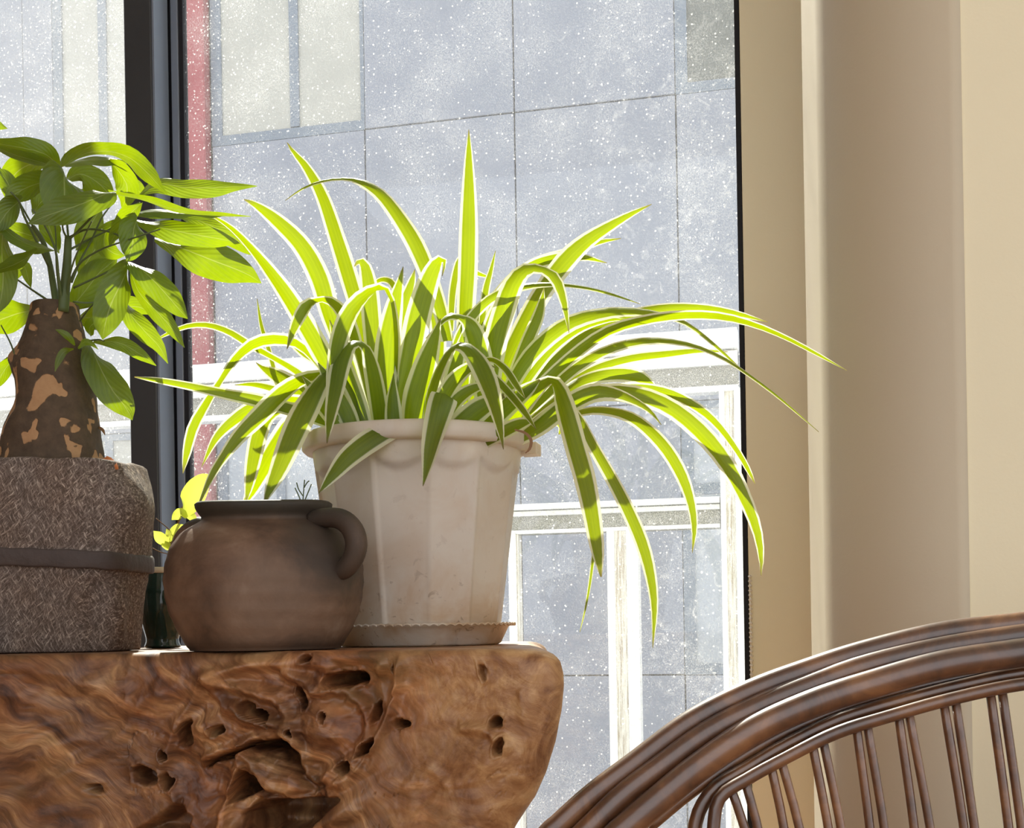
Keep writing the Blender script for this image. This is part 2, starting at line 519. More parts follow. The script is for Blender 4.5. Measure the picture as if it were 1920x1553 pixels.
def mat_wall(name, col):
    t = NT(name)
    v = t.coord()
    f = t.noise(v, 260, 3, 0.6)
    c = t.mix(t.noise(v, 2.5, 3), tuple(x * 0.96 for x in col), tuple(min(1, x * 1.03) for x in col))
    return t.done(t.pbr(c, 0.55, t.bump(f, 0.12, 0.001), 0.35))

def mat_stone():
    t = NT('blue_grey_stone_cladding')
    v = t.coord()
    n = t.noise(v, 2.0, 5, 0.6)
    f = t.noise(v, 60, 4, 0.6)
    c = t.mix(n, (0.25, 0.275, 0.34), (0.305, 0.33, 0.40))
    c = t.mix(t.math('MULTIPLY', f, 0.25), c, (0.22, 0.24, 0.28))
    return t.done(t.pbr(c, 0.7, None, 0.2))

def mat_dirty_paint(name, a, b, scale=260, thr=0.5, vs=(1, 1, 1)):
    t = NT(name)
    v = t.coord(scale=vs)
    n = t.noise(v, scale, 4, 0.7)
    c = t.mix(t.ramp(n, [(thr - 0.06, 0.0), (thr + 0.08, 1.0)]), a, b)
    return t.done(t.pbr(c, 0.7, None, 0.3))

M = {}
M['root'] = mat_wood_root()
M['spider'] = mat_spider_leaf()
M['money'] = mat_money_leaf()
M['bark'] = mat_bark()
M['cement'] = mat_cement()
M['clay'] = mat_clay()
M['plastic'] = mat_plastic()
M['glass'] = mat_dusty_glass(1.0)
M['glass2'] = mat_dusty_glass(2.1)
M['rattan'] = mat_rattan()
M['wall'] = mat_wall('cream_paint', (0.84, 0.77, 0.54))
M['jamb'] = mat_wall('cream_paint_lit', (0.93, 0.88, 0.66))  # paler cream: bounced light on the jamb strip put into the colour
M['wall2'] = mat_wall('cream_paint_shaded', (0.55, 0.475, 0.34))  # darker cream: shade on the rounded corner put into the colour
M['wall_dim'] = plain('light_dimming_brown', (0.20, 0.13, 0.08), 0.5, nscale=6)
M['ceil'] = mat_wall('ceiling_paint', (0.75, 0.73, 0.68))
M['stone'] = mat_stone()
M['joint'] = plain('dark_joint', (0.03, 0.035, 0.045), 0.9)
M['white'] = mat_dirty_paint('white_painted_metal', (0.86, 0.87, 0.86), (0.74, 0.75, 0.74), 40, 0.55)
M['dirty'] = mat_dirty_paint('grimy_metal', (0.16, 0.16, 0.145), (0.55, 0.54, 0.48), 300, 0.52)
M['streak'] = mat_dirty_paint('streaked_paint', (0.42, 0.36, 0.28), (0.80, 0.79, 0.72), 60, 0.46, (3, 3, 0.12))
M['bluef'] = plain('blue_grey_window_frame', (0.175, 0.215, 0.275), 0.5, nscale=20)
M['pane_beige'] = plain('beige_drawn_blind_behind_glass', (0.42, 0.42, 0.385), 0.5, nscale=3, namt=0.12)
M['pane_olive'] = plain('dim_grey_pane', (0.145, 0.155, 0.145), 0.25, nscale=6)
M['pane_pale'] = plain('pale_sky_pane', (0.40, 0.44, 0.50), 0.3, nscale=3, namt=0.15)
M['red'] = plain('weathered_red_paint', (0.34, 0.07, 0.085), 0.7, nscale=8)
M['charcoal'] = plain('charcoal_aluminium', (0.030, 0.033, 0.036), 0.42, 0.5, nscale=8)
M['alu'] = plain('blue_grey_aluminium', (0.20, 0.235, 0.29), 0.4, 0.5, 0.3, nscale=6)
M['rubber'] = plain('black_rubber', (0.010, 0.010, 0.013), 0.6, 0.3)
M['floor'] = plain('orange_wood_floor', (0.36, 0.19, 0.09), 0.4, nscale=9, namt=0.25)
M['ground'] = plain('pale_paving', (0.42, 0.42, 0.42), 0.9, nscale=2)
M['soil'] = plain('dark_potting_soil', (0.05, 0.033, 0.022), 0.95, nscale=60, bump=0.8, bscale=180)
M['stem'] = plain('green_stem', (0.075, 0.105, 0.030), 0.55, nscale=40, namt=0.3)
M['strap'] = plain('dark_cement_band', (0.055, 0.040, 0.034), 0.7, nscale=60, namt=0.4, bump=0.6, bscale=150)
M['glaze'] = plain('dark_green_glaze', (0.012, 0.035, 0.030), 0.08, 0.6, nscale=40, namt=0.5)
M['cream_glaze'] = plain('cream_unglazed_rim', (0.62, 0.56, 0.45), 0.5, nscale=50)
M['seedling'] = None
M['dry'] = plain('dry_brown_leaf', (0.20, 0.10, 0.04), 0.7, nscale=90)
M['orange'] = plain('orange_dry_leaf', (0.50, 0.16, 0.045), 0.6, nscale=60)
M['bead'] = plain('white_plastic_bead', (0.82, 0.80, 0.74), 0.3)

def mat_seedling():
    t = NT('young_yellow_green_leaf')
    a = t.pbr((0.42, 0.50, 0.10), 0.4, None, 0.5)
    b = t.n('BsdfTranslucent', {'Color': (0.72, 0.80, 0.10)}).outputs[0]
    return t.done(t.n('MixShader', {0: 0.6, 1: a, 2: b}).outputs[0])
M['seedling'] = mat_seedling()

# ================================================================== SETTING
YW = 2.02                                            # plane of the glass
YJ = YW - 0.012
X_J0 = lx(1404, YJ)
Y_WR = 1.31                                          # right wall face
RAD = 0.125; RADY = 0.13
CYC = Y_WR + RADY
X_J1 = lx(1521, 1.60)
CXC = X_J1 + 0.015 + RAD

floor = MB().box(-3.2, 2.6, -3.0, YW + 0.05, -0.05, 0.0).build('floor', M['floor']); tag(floor, 'warm orange wooden floor below the window', 'floor', kind='structure')
ceil = MB().box(-3.2, 2.6, -1.3, YW + 0.05, 2.70, 2.75).build('ceiling', M['ceil']); tag(ceil, 'plain pale ceiling above the window', 'ceiling', kind='structure')
wl = MB().box(-2.1, -2.0, -2.4, YW - 0.07, 0.0, 2.70).build('wall_left', M['wall_dim']); tag(wl, 'unseen dark brown wall on the far left that dims the room', 'wall', kind='structure')  # unseen wall, set near and dark to hold back light from the left
# window wall : jamb strip right of the glass, plus the band over and under the window
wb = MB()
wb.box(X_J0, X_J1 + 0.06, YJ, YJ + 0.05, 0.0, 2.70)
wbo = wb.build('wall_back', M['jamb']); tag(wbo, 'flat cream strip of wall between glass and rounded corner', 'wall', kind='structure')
hd = MB().box(-3.1, X_J0, YW - 0.06, YW + 0.05, 2.60, 2.70).build('trim_1', M['wall']); tag(hd, 'cream band above the window head', 'trim', kind='structure')
sl = MB().box(-3.1, X_J0, YW - 0.06, YW + 0.05, 0.0, 0.10).build('trim_2', M['wall']); tag(sl, 'cream kerb under the tall window', 'trim', kind='structure')

# rounded wall corner then the flat wall to the right
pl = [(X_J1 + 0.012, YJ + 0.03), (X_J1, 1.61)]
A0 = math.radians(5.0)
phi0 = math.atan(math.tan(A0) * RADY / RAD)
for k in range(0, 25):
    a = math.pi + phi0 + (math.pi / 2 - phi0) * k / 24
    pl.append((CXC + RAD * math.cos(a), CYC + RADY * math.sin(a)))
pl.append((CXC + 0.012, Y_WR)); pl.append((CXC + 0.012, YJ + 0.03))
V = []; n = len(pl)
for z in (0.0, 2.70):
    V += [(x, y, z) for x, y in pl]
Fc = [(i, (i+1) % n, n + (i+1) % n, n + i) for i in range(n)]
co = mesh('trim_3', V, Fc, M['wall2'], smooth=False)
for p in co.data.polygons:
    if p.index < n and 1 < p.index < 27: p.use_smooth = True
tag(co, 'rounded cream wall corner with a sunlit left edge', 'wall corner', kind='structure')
wr = MB().box(CXC + 0.012, 2.6, Y_WR + 0.0025, YJ + 0.03, 0.0, 2.70).build('wall_right', M['wall']); tag(wr, 'flat cream wall right of the rounded corner', 'wall', kind='structure')

# ------------------------------------------------------------------ window
win = thing('window_1', (lx(300, YW), YW, 0.1), 'tall dark framed window with dusty panes', 'window', kind='structure')
yA, yB = YW - 0.06, YW - 0.008
xa0, xa1 = lx(250, yA), lx(301, yA)
xb = lx(340, yB); xc_ = lx(351, yB); xg = lx(363, YW)
MB().box(xa0, xa1, yA, YW + 0.012, 0.1, 2.60, 0.002).build('mullion', M['charcoal'], win)
MB().box(xa1, xa1 + 0.0035, yA + 0.004, yB, 0.1, 2.60).build('mullion_side_reflection', M['alu'], win)  # paler skin: daylight reflected on the charcoal side put into the colour
MB().box(xa1, lx(338, yB + .01), yB + 0.010, YW + 0.012, 0.1, 2.60).build('frame_groove', M['rubber'], win)
MB().box(lx(338, yB), xc_, yB, YW + 0.012, 0.1, 2.60, 0.001).build('sash_stile', M['alu'], win)
MB().box(xc_, xg, YW - 0.004, YW + 0.012, 0.1, 2.60).build('gasket', M['rubber'], win)
g2x = lx(1396, YW)
MB().box(g2x, X_J0 + 0.001, YW - 0.012, YW + 0.012, 0.1, 2.60).build('gasket', M['rubber'], win)
MB().box(xg - 0.004, g2x + 0.002, YW, YW + 0.005, 0.1, 2.60).build('pane', M['glass'], win)
MB().box(-2.9, xa0 + 0.004, YW, YW + 0.005, 0.1, 2.60).build('pane', M['glass2'], win)
MB().box(-3.1, -2.9, yA, YW + 0.012, 0.1, 2.60, 0.002).build('mullion', M['charcoal'], win)

# ------------------------------------------------------------------ outer frame of rails beyond the glass
YO = 5.20
ofr = thing('outer_sash', (lx(960, YO), YO, -0.2), 'white weathered outer window frame with rails beyond the glass', 'window frame')
x0o, x1o = -6.0, lx(1392, YO)
def rail(name, y0, y1, mat, yo, xa=x0o, xb_=x1o, th=0.05):
    return MB().box(xa, xb_, YO - yo * 2.4, YO + th, lz(y1, YO), lz(y0, YO), 0.001).build(name, mat, ofr)
rail('top_rail', 648, 684, M['white'], 0.020)
rail('rail_bead', 687, 712, M['white'], 0.012)
rail('rail_web', 684, 748, M['dirty'], 0.004)
rail('rail_bead', 748, 759, M['white'], 0.010)
xr_in = lx(1354, YO)
rail('middle_rail', 948, 959, M['white'], 0.016, xb_=xr_in)
rail('rail_bead', 961, 970, M['white'], 0.009, xb_=xr_in)
rail('rail_web', 959, 1004, M['dirty'], 0.003, xb_=xr_in)
rail('rail_bead', 996, 1003, M['white'], 0.008, xb_=xr_in)
rail('bottom_rail', 1720, 1800, M['white'], 0.016)
def stile(name, xs0, xs1, ys0, ys1, mat, yo):
    return MB().box(lx(xs0, YO), lx(xs1, YO), YO - yo * 2.4, YO + 0.045, lz(ys1, YO), lz(ys0, YO), 0.001).build(name, mat, ofr)
stile('stile', 1356, 1366, 755, 1720, M['white'], 0.014)
stile('stile', 1366, 1384, 755, 1720, M['streak'], 0.008)
stile('stile', 1384, 1397, 755, 1720, M['white'], 0.014)
for xs in (1142, 958):
    stile('muntin', xs, xs + 14, 1003, 1720, M['white'], 0.012)
    if xs == 1142:
        stile('muntin', xs + 14, xs + 36, 1003, 1720, M['streak'], 0.006)
        stile('muntin', xs + 36, xs + 58, 1003, 1720, M['white'], 0.010)
    else:
        stile('muntin', xs + 12, xs + 18, 1003, 1720, M['streak'], 0.006)

# ------------------------------------------------------------------ neighbouring building
YBD = 7.0
bld = thing('neighbouring_building', (lx(700, YBD), YBD, -3.0), 'blue grey stone clad building with blue framed windows across the gap', 'building')
MB().box(-9.0, 3.2, YBD + 0.035, YBD + 0.5, -3.0, 5.0).build('wall', M['joint'], bld)
jx = [lx(1283, YBD), lx(980, YBD), lx(699, YBD), lx(412, YBD)]
pw = jx[0] - jx[1]
rows = [-3.0, -1.95, lz(1268, YBD), lz(772, YBD), lz(213, YBD), 5.0]
xl_red = (lx(352, YBD), lx(408, YBD))
cols = [(jx[1], jx[0]), (jx[2], jx[1]), (jx[3], jx[2]), (jx[0], jx[0] + pw), (jx[0] + pw, jx[0] + 2*pw), (jx[0] + 2*pw, jx[0] + 3*pw), (jx[0]+3*pw, 3.2)]
xlft = xl_red[0]
lcols = []
wL = 1.05
for k in range(4): lcols.append((xlft - (k+1)*wL, xlft - k*wL))
G = 0.004
WINCELL = {}
def window_cell(x0, x1, z0, z1, pane, split=0.55, two=True, cross=False):
    w = MB()
    fw = 0.065
    yf = YBD + 0.005
    w.box(x0, x0 + fw, yf, YBD + 0.04, z0, z1); w.box(x1 - fw*0.35, x1, yf, YBD + 0.04, z0, z1)
    w.box(x0 + fw, x1 - fw*0.35, yf, YBD + 0.04, z0, z0 + fw*0.9); w.box(x0 + fw, x1 - fw*0.35, yf, YBD + 0.04, z1 - fw*0.6, z1)
    xm = x0 + (x1 - x0) * split
    if two: w.box(xm - 0.028, xm + 0.028, yf, YBD + 0.04, z0 + fw, z1 - fw*0.6)
    if cross:
        zm = z0 + (z1 - z0) * 0.68
        w.box(x0 + fw, x1 - fw*0.35, yf, YBD + 0.04, zm - 0.03, zm + 0.03)
    wo = w.build('window', M['bluef'], bld)
    xs = [x0 + fw] + ([xm] if two else []) + [x1 - fw*0.35]
    for a, b in zip(xs[:-1], xs[1:]):
        MB().box(a + (0.0 if a != xm else 0.028), b - (0.0 if b != xm else 0.028), YBD + 0.018, YBD + 0.03, z0 + fw*0.9, z1 - fw*0.6).build('pane', pane, wo)
for ci, (a, b) in enumerate(cols):
    for ri in range(len(rows) - 1):
        z0, z1 = rows[ri], rows[ri + 1]
        if ci == 2 and ri == 4: window_cell(a, b, z0, z1, M['pane_beige']); continue
        if ci == 2 and ri == 2: window_cell(a, b, z0, z1, M['pane_pale'], cross=True, two=True, split=0.42); continue
        if ci == 3 and ri == 4: window_cell(a, b, z0, z1, M['pane_olive'], two=False); continue
        if ci == 3 and ri == 2: window_cell(a, b, z0, z1, M['pane_pale'], cross=True); continue
        MB().box(a + G, b - G, YBD, YBD + 0.03, z0 + G, z1 - G, 0.003).build('stone_panel', M['stone'], bld)
for ci, (a, b) in enumerate(lcols):
    for ri in range(len(rows) - 1):
        z0, z1 = rows[ri], rows[ri + 1]
        if ci == 0 and ri in (4, 2): window_cell(a + 0.2, b, z0, z1, M['pane_beige'], split=0.4); MB().box(a, a + 0.2, YBD, YBD + .03, z0, z1).build('stone_panel', M['stone'], bld); continue
        MB().box(a + G, b - G, YBD, YBD + 0.03, z0 + G, z1 - G, 0.003).build('stone_panel', M['stone'], bld)
rp = MB().box(xl_red[0], xl_red[1], YBD - 0.06, YBD + 0.03, -3.0, 5.0, 0.008).build('red_pilaster', M['red'], bld)
rp['label'] = 'weathered red vertical strip'
MB().box(xl_red[0], xl_red[1], YBD - 0.075, YBD - 0.055, lz(660, YBD) - 0.05, lz(645, YBD) - 0.05).build('white_band', M['white'], bld)
gd_ = MB().box(-12, 6, 1.9, 12, -3.1, -3.0).build('ground', M['ground']); tag(gd_, 'pale paving outside far below the window', 'ground', kind='structure')

# ================================================================== ROOT WOOD TABLE
def inside_poly(px, py, poly):
    c = np.zeros(px.shape, bool); n = len(poly); j = n - 1
    for i in range(n):
        xi, yi = poly[i]; xj, yj = poly[j]
        k = ((yi > py) != (yj > py)) & (px < (xj - xi) * (py - yi) / (yj - yi + 1e-9) + xi)
        c ^= k; j = i
    return c

def sdist(px, py, poly):
    d = np.full(px.shape, 1e9); n = len(poly)
    for i in range(n):
        ax, ay = poly[i]; bx, by = poly[(i+1) % n]
        ex, ey = bx - ax, by - ay
        t = np.clip(((px-ax)*ex + (py-ay)*ey) / (ex*ex + ey*ey + 1e-9), 0, 1)
        d = np.minimum(d, np.hypot(px - ax - t*ex, py - ay - t*ey))
    return np.where(inside_poly(px, py, poly), d, -d)

CARVE = [(300,1445),(330,1360),(385,1290),(420,1262),(520,1240),(560,1222),(752,1222),(745,1290),(722,1370),(690,1440),(620,1492),(560,1560),(380,1560),(330,1500)]
HOLES = [ # cx, cy, rx, ry, angle(deg), depth mm
 (640,1276,44,16,-8,55),(572,1236,15,8,-35,26),(480,1338,34,12,33,36),(410,1372,14,10,0,20),(690,1402,10,24,40,40),
 (652,1440,18,12,-20,24),(566,1312,9,24,-12,14),(306,1418,11,9,40,30),(272,1455,24,17,20,14),(312,1466,12,16,0,16),
 (750,1356,14,9,0,20),(932,1356,17,10,-20,22),(940,1398,12,18,20,12),(180,1477,18,11,0,9),
 (742,1256,8,8,0,14),(616,1345,6,10,0,12),(905,1262,9,15,-15,5),(556,1373,8,6,0,14),(700,1335,7,20,20,12),(350,1378,14,26,15,14)]
BUMPS = [ (395,1372,50,34,0,13),(610,1362,56,60,0,20),(500,1300,60,16,8,7),(120,1270,120,20,18,4),(100,1400,130,24,-25,5),(230,1300,50,60,0,4),
 (640,1525,70,22,-30,10),(920,1425,60,40,-20,6),(860,1500,60,60,0,5),(1000,1420,20,80,15,4),(720,1250,24,20,0,9),(330,1290,70,30,-20,6)]
RIDGES = [ # polyline, half width px, height mm
 ([(402,1272),(408,1298),(428,1324),(470,1345),(512,1358),(552,1374)], 15, 19),
 ([(404,1276),(440,1290),(490,1302),(530,1322),(548,1352)], 11, 12),
 ([(456,1404),(452,1436),(434,1478),(426,1520),(424,1570)], 11, 17),
 ([(380,1424),(430,1402),(482,1380),(535,1380),(560,1396)], 8, 9),
 ([(540,1262),(590,1292),(650,1300),(684,1330),(694,1378),(664,1430),(620,1448)], 11, 12),
 ([(566,1392),(572,1430),(592,1462),(640,1462)], 9, 11),
 ([(754,1226),(747,1290),(724,1360),(702,1412),(650,1462),(588,1492),(500,1500)], 7, 8),
 ([(868,1364),(905,1368),(936,1382),(950,1402)], 9, 7),
 ([(420,1262),(480,1245),(560,1240),(610,1252)], 10, 7),
 ([(0,1300),(120,1330),(220,1330),(300,1300)], 14, 3),([(0,1392),(70,1360),(160,1352)], 10, 3),([(60,1500),(160,1420),(230,1380),(262,1330)], 12, 3.5),([(760,1480),(800,1440),(840,1470)], 10, 3),([(980,1300),(985,1380),(968,1460)], 8, 3.5)]
PLATES = [ # polygon, depth mm, soft px
 ([(382,1434),(430,1409),(482,1389),(530,1388),(556,1404),(564,1452),(546,1440),(512,1416),(462,1405),(434,1424)], -95, 10),
 ([(449,1442),(466,1456),(488,1484),(452,1496),(430,1504),(438,1474)], -80, 8),
 ([(486,1502),(560,1498),(640,1502),(622,1520),(560,1575),(470,1575),(452,1530)], -75, 16),
 ([(458,1412),(520,1424),(560,1456),(588,1482),(540,1494),(492,1482),(462,1452)], 15, 12),
 ([(240,1570),(335,1504),(360,1530),(345,1570)], -30, 18)]

def segdist(px, py, pts):
    d = np.full(px.shape, 1e9)
    for (ax, ay), (bx, by) in zip(pts[:-1], pts[1:]):
        ex, ey = bx - ax, by - ay
        t = np.clip(((px-ax)*ex + (py-ay)*ey) / (ex*ex + ey*ey + 1e-9), 0, 1)
        d = np.minimum(d, np.hypot(px - ax - t*ex, py - ay - t*ey))
    return d

def relief(px, py):
    wx = px + 26 * fbm(px/90, py/90, None, 3); wy = py + 26 * fbm(px/90 + 31, py/90 + 7, None, 3)
    D = 5.0 * fbm(px/170 + 3, py/120 + 5, None, 3)
    sd = sdist(wx*0.5 + px*0.5, wy*0.5 + py*0.5, CARVE)
    mk = sstep(-4, 26, sd)
    D = D - 9.0 * mk + 3.5 * np.exp(-(sd/9.0)**2)
    rn = 1 - np.abs(fbm(wx/85 + 9, wy/60 + 2, None, 2)) * 2.2
    D = D + mk * 3.5 * np.clip(rn, -1, 1)
    rn2 = 1 - np.abs(fbm(wx/26 + 1, wy/20 + 12, None, 2)) * 2.6
    D = D + mk * 0.9 * np.clip(rn2, -1, 1)
    for (cx, cy, rx, ry, an, h) in BUMPS:
        a = math.radians(an); qx = px - cx + 6*fbm(px/25+cx, py/25, None, 2); qy = py - cy + 6*fbm(px/25, py/25+cy, None, 2)
        u = (qx*math.cos(a) + qy*math.sin(a)) / rx; w = (-qx*math.sin(a) + qy*math.cos(a)) / ry
        D = D + 1.3 * h * np.exp(-(u*u + w*w) * 1.2)
    jx_ = px + 7 * fbm(px/24 + 3, py/24, None, 3); jy_ = py + 7 * fbm(px/24, py/24 + 8, None, 3)
    for (pts, hw, h) in RIDGES:
        dq = segdist(jx_, jy_, pts) / hw
        D = D + h * np.exp(-dq * dq * 0.9)
    for (poly, h, soft) in PLATES:
        D = D + h * sstep(-soft * 0.35, soft, sdist(jx_, jy_, poly))
    for (cx, cy, rx, ry, an, h) in HOLES:
        a = math.radians(an); qx = px - cx + 9*fbm(px/22+cx, py/22, None, 3); qy = py - cy + 7*fbm(px/22, py/22+cy, None, 3)
        u = (qx*math.cos(a) + qy*math.sin(a)) / rx; w = (-qx*math.sin(a) + qy*math.cos(a)) / ry
        r = np.sqrt(u*u + w*w)
        D = D - 1.9 * h * (1 - sstep(0.45, 1.10, r)) + 1.6 * np.exp(-((r - 1.2) / 0.16)**2)
    # flowing grain ridges and a few open cracks on the left and right
    ph = (wy + 0.45 * wx) / 17 + 2.6 * fbm(px/120, py/90, None, 3)
    D = D + (1 - mk) * 0.55 * np.sin(ph * 2)
    cr = np.abs(fbm(wx/150 + 40, wy/70 + 11, None, 4))
    D = D - (1 - mk) * 2.6 * (1 - sstep(0.0, 0.018, cr)) * sstep(0.0, 0.25, fbm(px/80+5, py/80+2, None, 2))
    D = D + 0.5 * fbm(px/11, py/11, None, 3)
    return D / 1000.0

def build_table():
    eF = at(510, 1221, 1.14)
    yf = float(eF[1]); yb = 1.60
    prof_r = [(1206, 985), (1214, 1018), (1224, 1036), (1240, 1049), (1262, 1055), (1285, 1056), (1330, 1052), (1390, 1040), (1450, 1021), (1495, 1000), (1545, 966), (1600, 935)]
    zr = []; xr = []
    for (py, px) in prof_r:
        p = at(px, py, 1.095); zr.append(p[2]); xr.append(p[0])
    zr = np.array(zr[::-1]); xr = np.array(xr[::-1])
    XR0 = xr.max(); XL = -0.86
    # outline (counter-clockwise from front left)
    rc = 0.030
    nf = 660
    xs = np.concatenate([np.linspace(XL, -0.62, 40, endpoint=False), np.linspace(-0.62, XR0 - rc, nf)])
    out = [(x, yf + 0.010 * math.sin(x * 9) - 0.004) for x in xs]
    y0c = out[-1][1]
    for k in range(1, 60):
        a = -math.pi/2 + (math.pi/2) * k / 60
        out.append((XR0 - rc + rc * math.cos(a), y0c + rc + rc * math.sin(a)))
    for k in range(0, 40): out.append((XR0 - 0.25 * (yb - 0.10 - y0c - rc) * k / 40, y0c + rc + (yb - 0.10 - y0c - rc) * k / 40))
    out_x = out[-1][0]
    for k in range(0, 20):
        a = (math.pi/2) * k / 20
        out.append((out_x - 0.1 + 0.1 * math.cos(a), yb - 0.1 + 0.1 * math.sin(a)))
    for k in range(0, 40): out.append((out_x - 0.1 + (XL - out_x + 0.1) * k / 40, yb))
    for k in range(0, 20): out.append((XL, yb + (out[0][1] - yb) * k / 20))
    O = np.array(out); n = len(O)
    T = np.roll(O, -1, axis=0) - np.roll(O, 1, axis=0); T /= np.linalg.norm(T, axis=1)[:, None]
    Nn = np.stack([T[:, 1], -T[:, 0]], axis=1)
    z_top = TABLE_Z
    zs = np.concatenate([[0.0, -0.0012, -0.003, -0.0055, -0.0085, -0.012], -np.linspace(0.0135, 0.215, 135), [-0.23, -0.27, -0.33, -0.42, -0.52, -0.62, -0.70, -TABLE_Z]])
    V = []
    cxm = 0.5 * (XL + XR0)
    for z in zs:
        zz = z_top + z
        ins = 0.010 * (1 - math.sqrt(max(0.0, 1 - (1 - min(-z, 0.010) / 0.010) ** 2)))
        X = O[:, 0] - Nn[:, 0] * ins; Y = O[:, 1] - Nn[:, 1] * ins
        xz = np.interp(zz, zr, xr)
        if zz < zr[0]: xz = xr[0] - (zr[0] - zz) * 0.35
        k = sstep(XR0 - 0.30, XR0 - 0.02, X)
        X = X + (xz - XR0) * k
        low = max(0.0, -z - 0.215)
        Y = Y + (Y < 1.3) * low * 0.15
        P = np.stack([X, Y, np.full(n, zz)], axis=1)
        px, py, _ = project(P)
        front = (np.arange(n) < len(xs) + 75).astype(float)
        fade = sstep(0.0, 0.016, -z)
        D = np.zeros(n)
        idx = np.where(front > 0)[0]
        if -z < 0.25:
            w = 1 - sstep(len(xs) + 40, len(xs) + 75, idx)
            w2 = 1 - 0.75 * sstep(len(xs) - 40, len(xs) + 40, idx)
            D[idx] = relief(px[idx], py[idx]) * fade * w * w2
        P[:, 0] += Nn[:, 0] * D; P[:, 1] += Nn[:, 1] * D
        V.append(P)
    nz = len(zs)
    V = np.vstack(V)
    Fc = grid_faces(n, nz, True)
    Fc = [f[::-1] for f in Fc]
    # top
    top = V[:n]
    cen = np.array([cxm, 0.5 * (yf + yb), z_top])
    Vt = [top]; 
    for s in (0.9, 0.6, 0.3): Vt.append(cen + (top - cen) * s)
    off = len(V)
    V = np.vstack([V] + Vt[1:] + [cen[None]])
    ring = [0] + [off + k * n for k in range(3)]
    for a, b in zip(ring[:-1], ring[1:]):
        for i in range(n):
            j = (i + 1) % n
            Fc.append((a + i, a + j, b + j, b + i))
    last = ring[-1]; ci = len(V) - 1
    for i in range(n): Fc.append((last + i, last + (i+1) % n, ci))
    Fc.append(tuple((nz-1)*n + i for i in range(n)))
    o = mesh('root_table', V, Fc, M['root'], None, True, loc=(cxm, 1.3, 0.0))
    tag(o, 'thick polished root wood table with knots and carved looking hollows', 'table')
    return o
table = build_table()

# ================================================================== RIBBON LEAVES
def ribbon(pts, d0, d1, Wf=None, nl=22, nc=5, fold=0.18, sign=1, dexp=1.0, wave=0.0, seed=0, tipfold=0.0):
    """leaf blade along measured points (x, y, apparent width); real width turns away where the blade looks thin"""
    P = crom(np.array(pts, float), nl)
    x, y, w = P[:, 0], P[:, 1], np.maximum(P[:, 2], 0.5)
    t = np.linspace(0, 1, nl)
    d = d0 + (d1 - d0) * t ** dexp
    C = np.array([at(a, b, c) for a, b, c in zip(x, y, d)])
    T = np.gradient(C, axis=0); T /= np.linalg.norm(T, axis=1)[:, None]
    Vw = C - CAM; Vw /= np.linalg.norm(Vw, axis=1)[:, None]
    S = np.cross(T, Vw); S /= np.linalg.norm(S, axis=1)[:, None] + 1e-9
    for i in range(1, nl):
        if S[i] @ S[i-1] < 0: S[i] = -S[i]
    Nn = np.cross(S, T)
    if Wf is None: Wf = max(p[2] for p in pts)
    env = Wf * np.clip((1 - t) / 0.5, 0, 1) ** 0.8 * (0.75 + 0.25 * np.clip(t / 0.2, 0, 1))
    ratio = np.clip(w / np.maximum(env, 1e-3), 0.30, 1.0)
    ratio = np.convolve(np.pad(ratio, 2, mode='edge'), np.ones(5) / 5, 'valid')
    phi = np.arccos(np.clip(ratio, 0, 1)) * sign
    hw = 0.5 * w / ratio * d / FPX
    S2 = S * np.cos(phi)[:, None] + Nn * np.sin(phi)[:, None]
    N2 = np.cross(S2, T)
    V = []; UVs = []
    rr = np.random.default_rng(seed)
    ph = rr.uniform(0, 6)
    for i in range(nl):
        for j in range(nc):
            s = -1 + 2 * j / (nc - 1)
            wv = wave * math.sin(t[i] * 14 + ph + s * 2) * abs(s) * hw[i]
            V.append(C[i] + S2[i] * s * hw[i] + N2[i] * (fold * (abs(s) - 0.5) * hw[i] + wv))
            UVs.append((0.5 + 0.5 * s, t[i]))
    return V, grid_faces(nc, nl), UVs

# ================================================================== SPIDER PLANT
DP = 1.36
pc = at(789, 1221, DP); pc[2] = TABLE_Z
spx = FPX / DP
spider = thing('potted_spider_plant', (pc[0], pc[1], TABLE_Z + 0.006), 'bushy green and cream striped spider plant in a stained white plastic pot', 'potted plant')
zt = TABLE_Z + (1221 - 829) / spx
zb = TABLE_Z + 0.006
r_rim, r_top, r_bot = 214/spx, 195/spx, 150/spx
HP = zt - zb
def pot_disp(V):
    V_OUT = (np.arange(len(V)) // 240 < 64).astype(float)
    a = np.arctan2(V[:, 1], V[:, 0]); r = np.hypot(V[:, 0], V[:, 1]); z = V[:, 2]
    nfac = 12
    w_ = 2 * math.pi / nfac
    a0 = a + 0.13
    loc_ = (a0 % w_) - w_ / 2
    fac_ = math.cos(w_ / 2) / np.cos(loc_)
    ztop = HP * (0.80 + 0.055 * (np.abs(loc_) / (w_ / 2)) ** 2)
    alt = (np.floor(a0 / w_) % 2)
    m_ = (1 - sstep(ztop - 0.003, ztop + 0.002, z)) * sstep(0.002, 0.008, z) * V_OUT
    r2 = r * (1 + (fac_ - 1) * m_) - 0.0020 * m_ * alt
    return np.stack([r2 * np.cos(a), r2 * np.sin(a), z], axis=1)
prof = [(0.0, 0.001), (r_bot * 0.97, 0.0), (r_bot, 0.003)] + [(r_bot + (r_top - r_bot) * k / 60, 0.003 + (HP - 0.018 - 0.003) * k / 60) for k in range(1, 61)] + [(r_top + 0.001, HP - 0.017), (r_top - 0.012, HP - 0.017), (r_bot - 0.012, 0.006), (0.0, 0.006)]
V, Fc = lathe_geo(prof, (pc[0], pc[1], zb), 240, pot_disp)
pot = mesh('pot', V, Fc, M['plastic'], spider, True)
pot['label'] = 'stained translucent white plastic pot with flat panels'
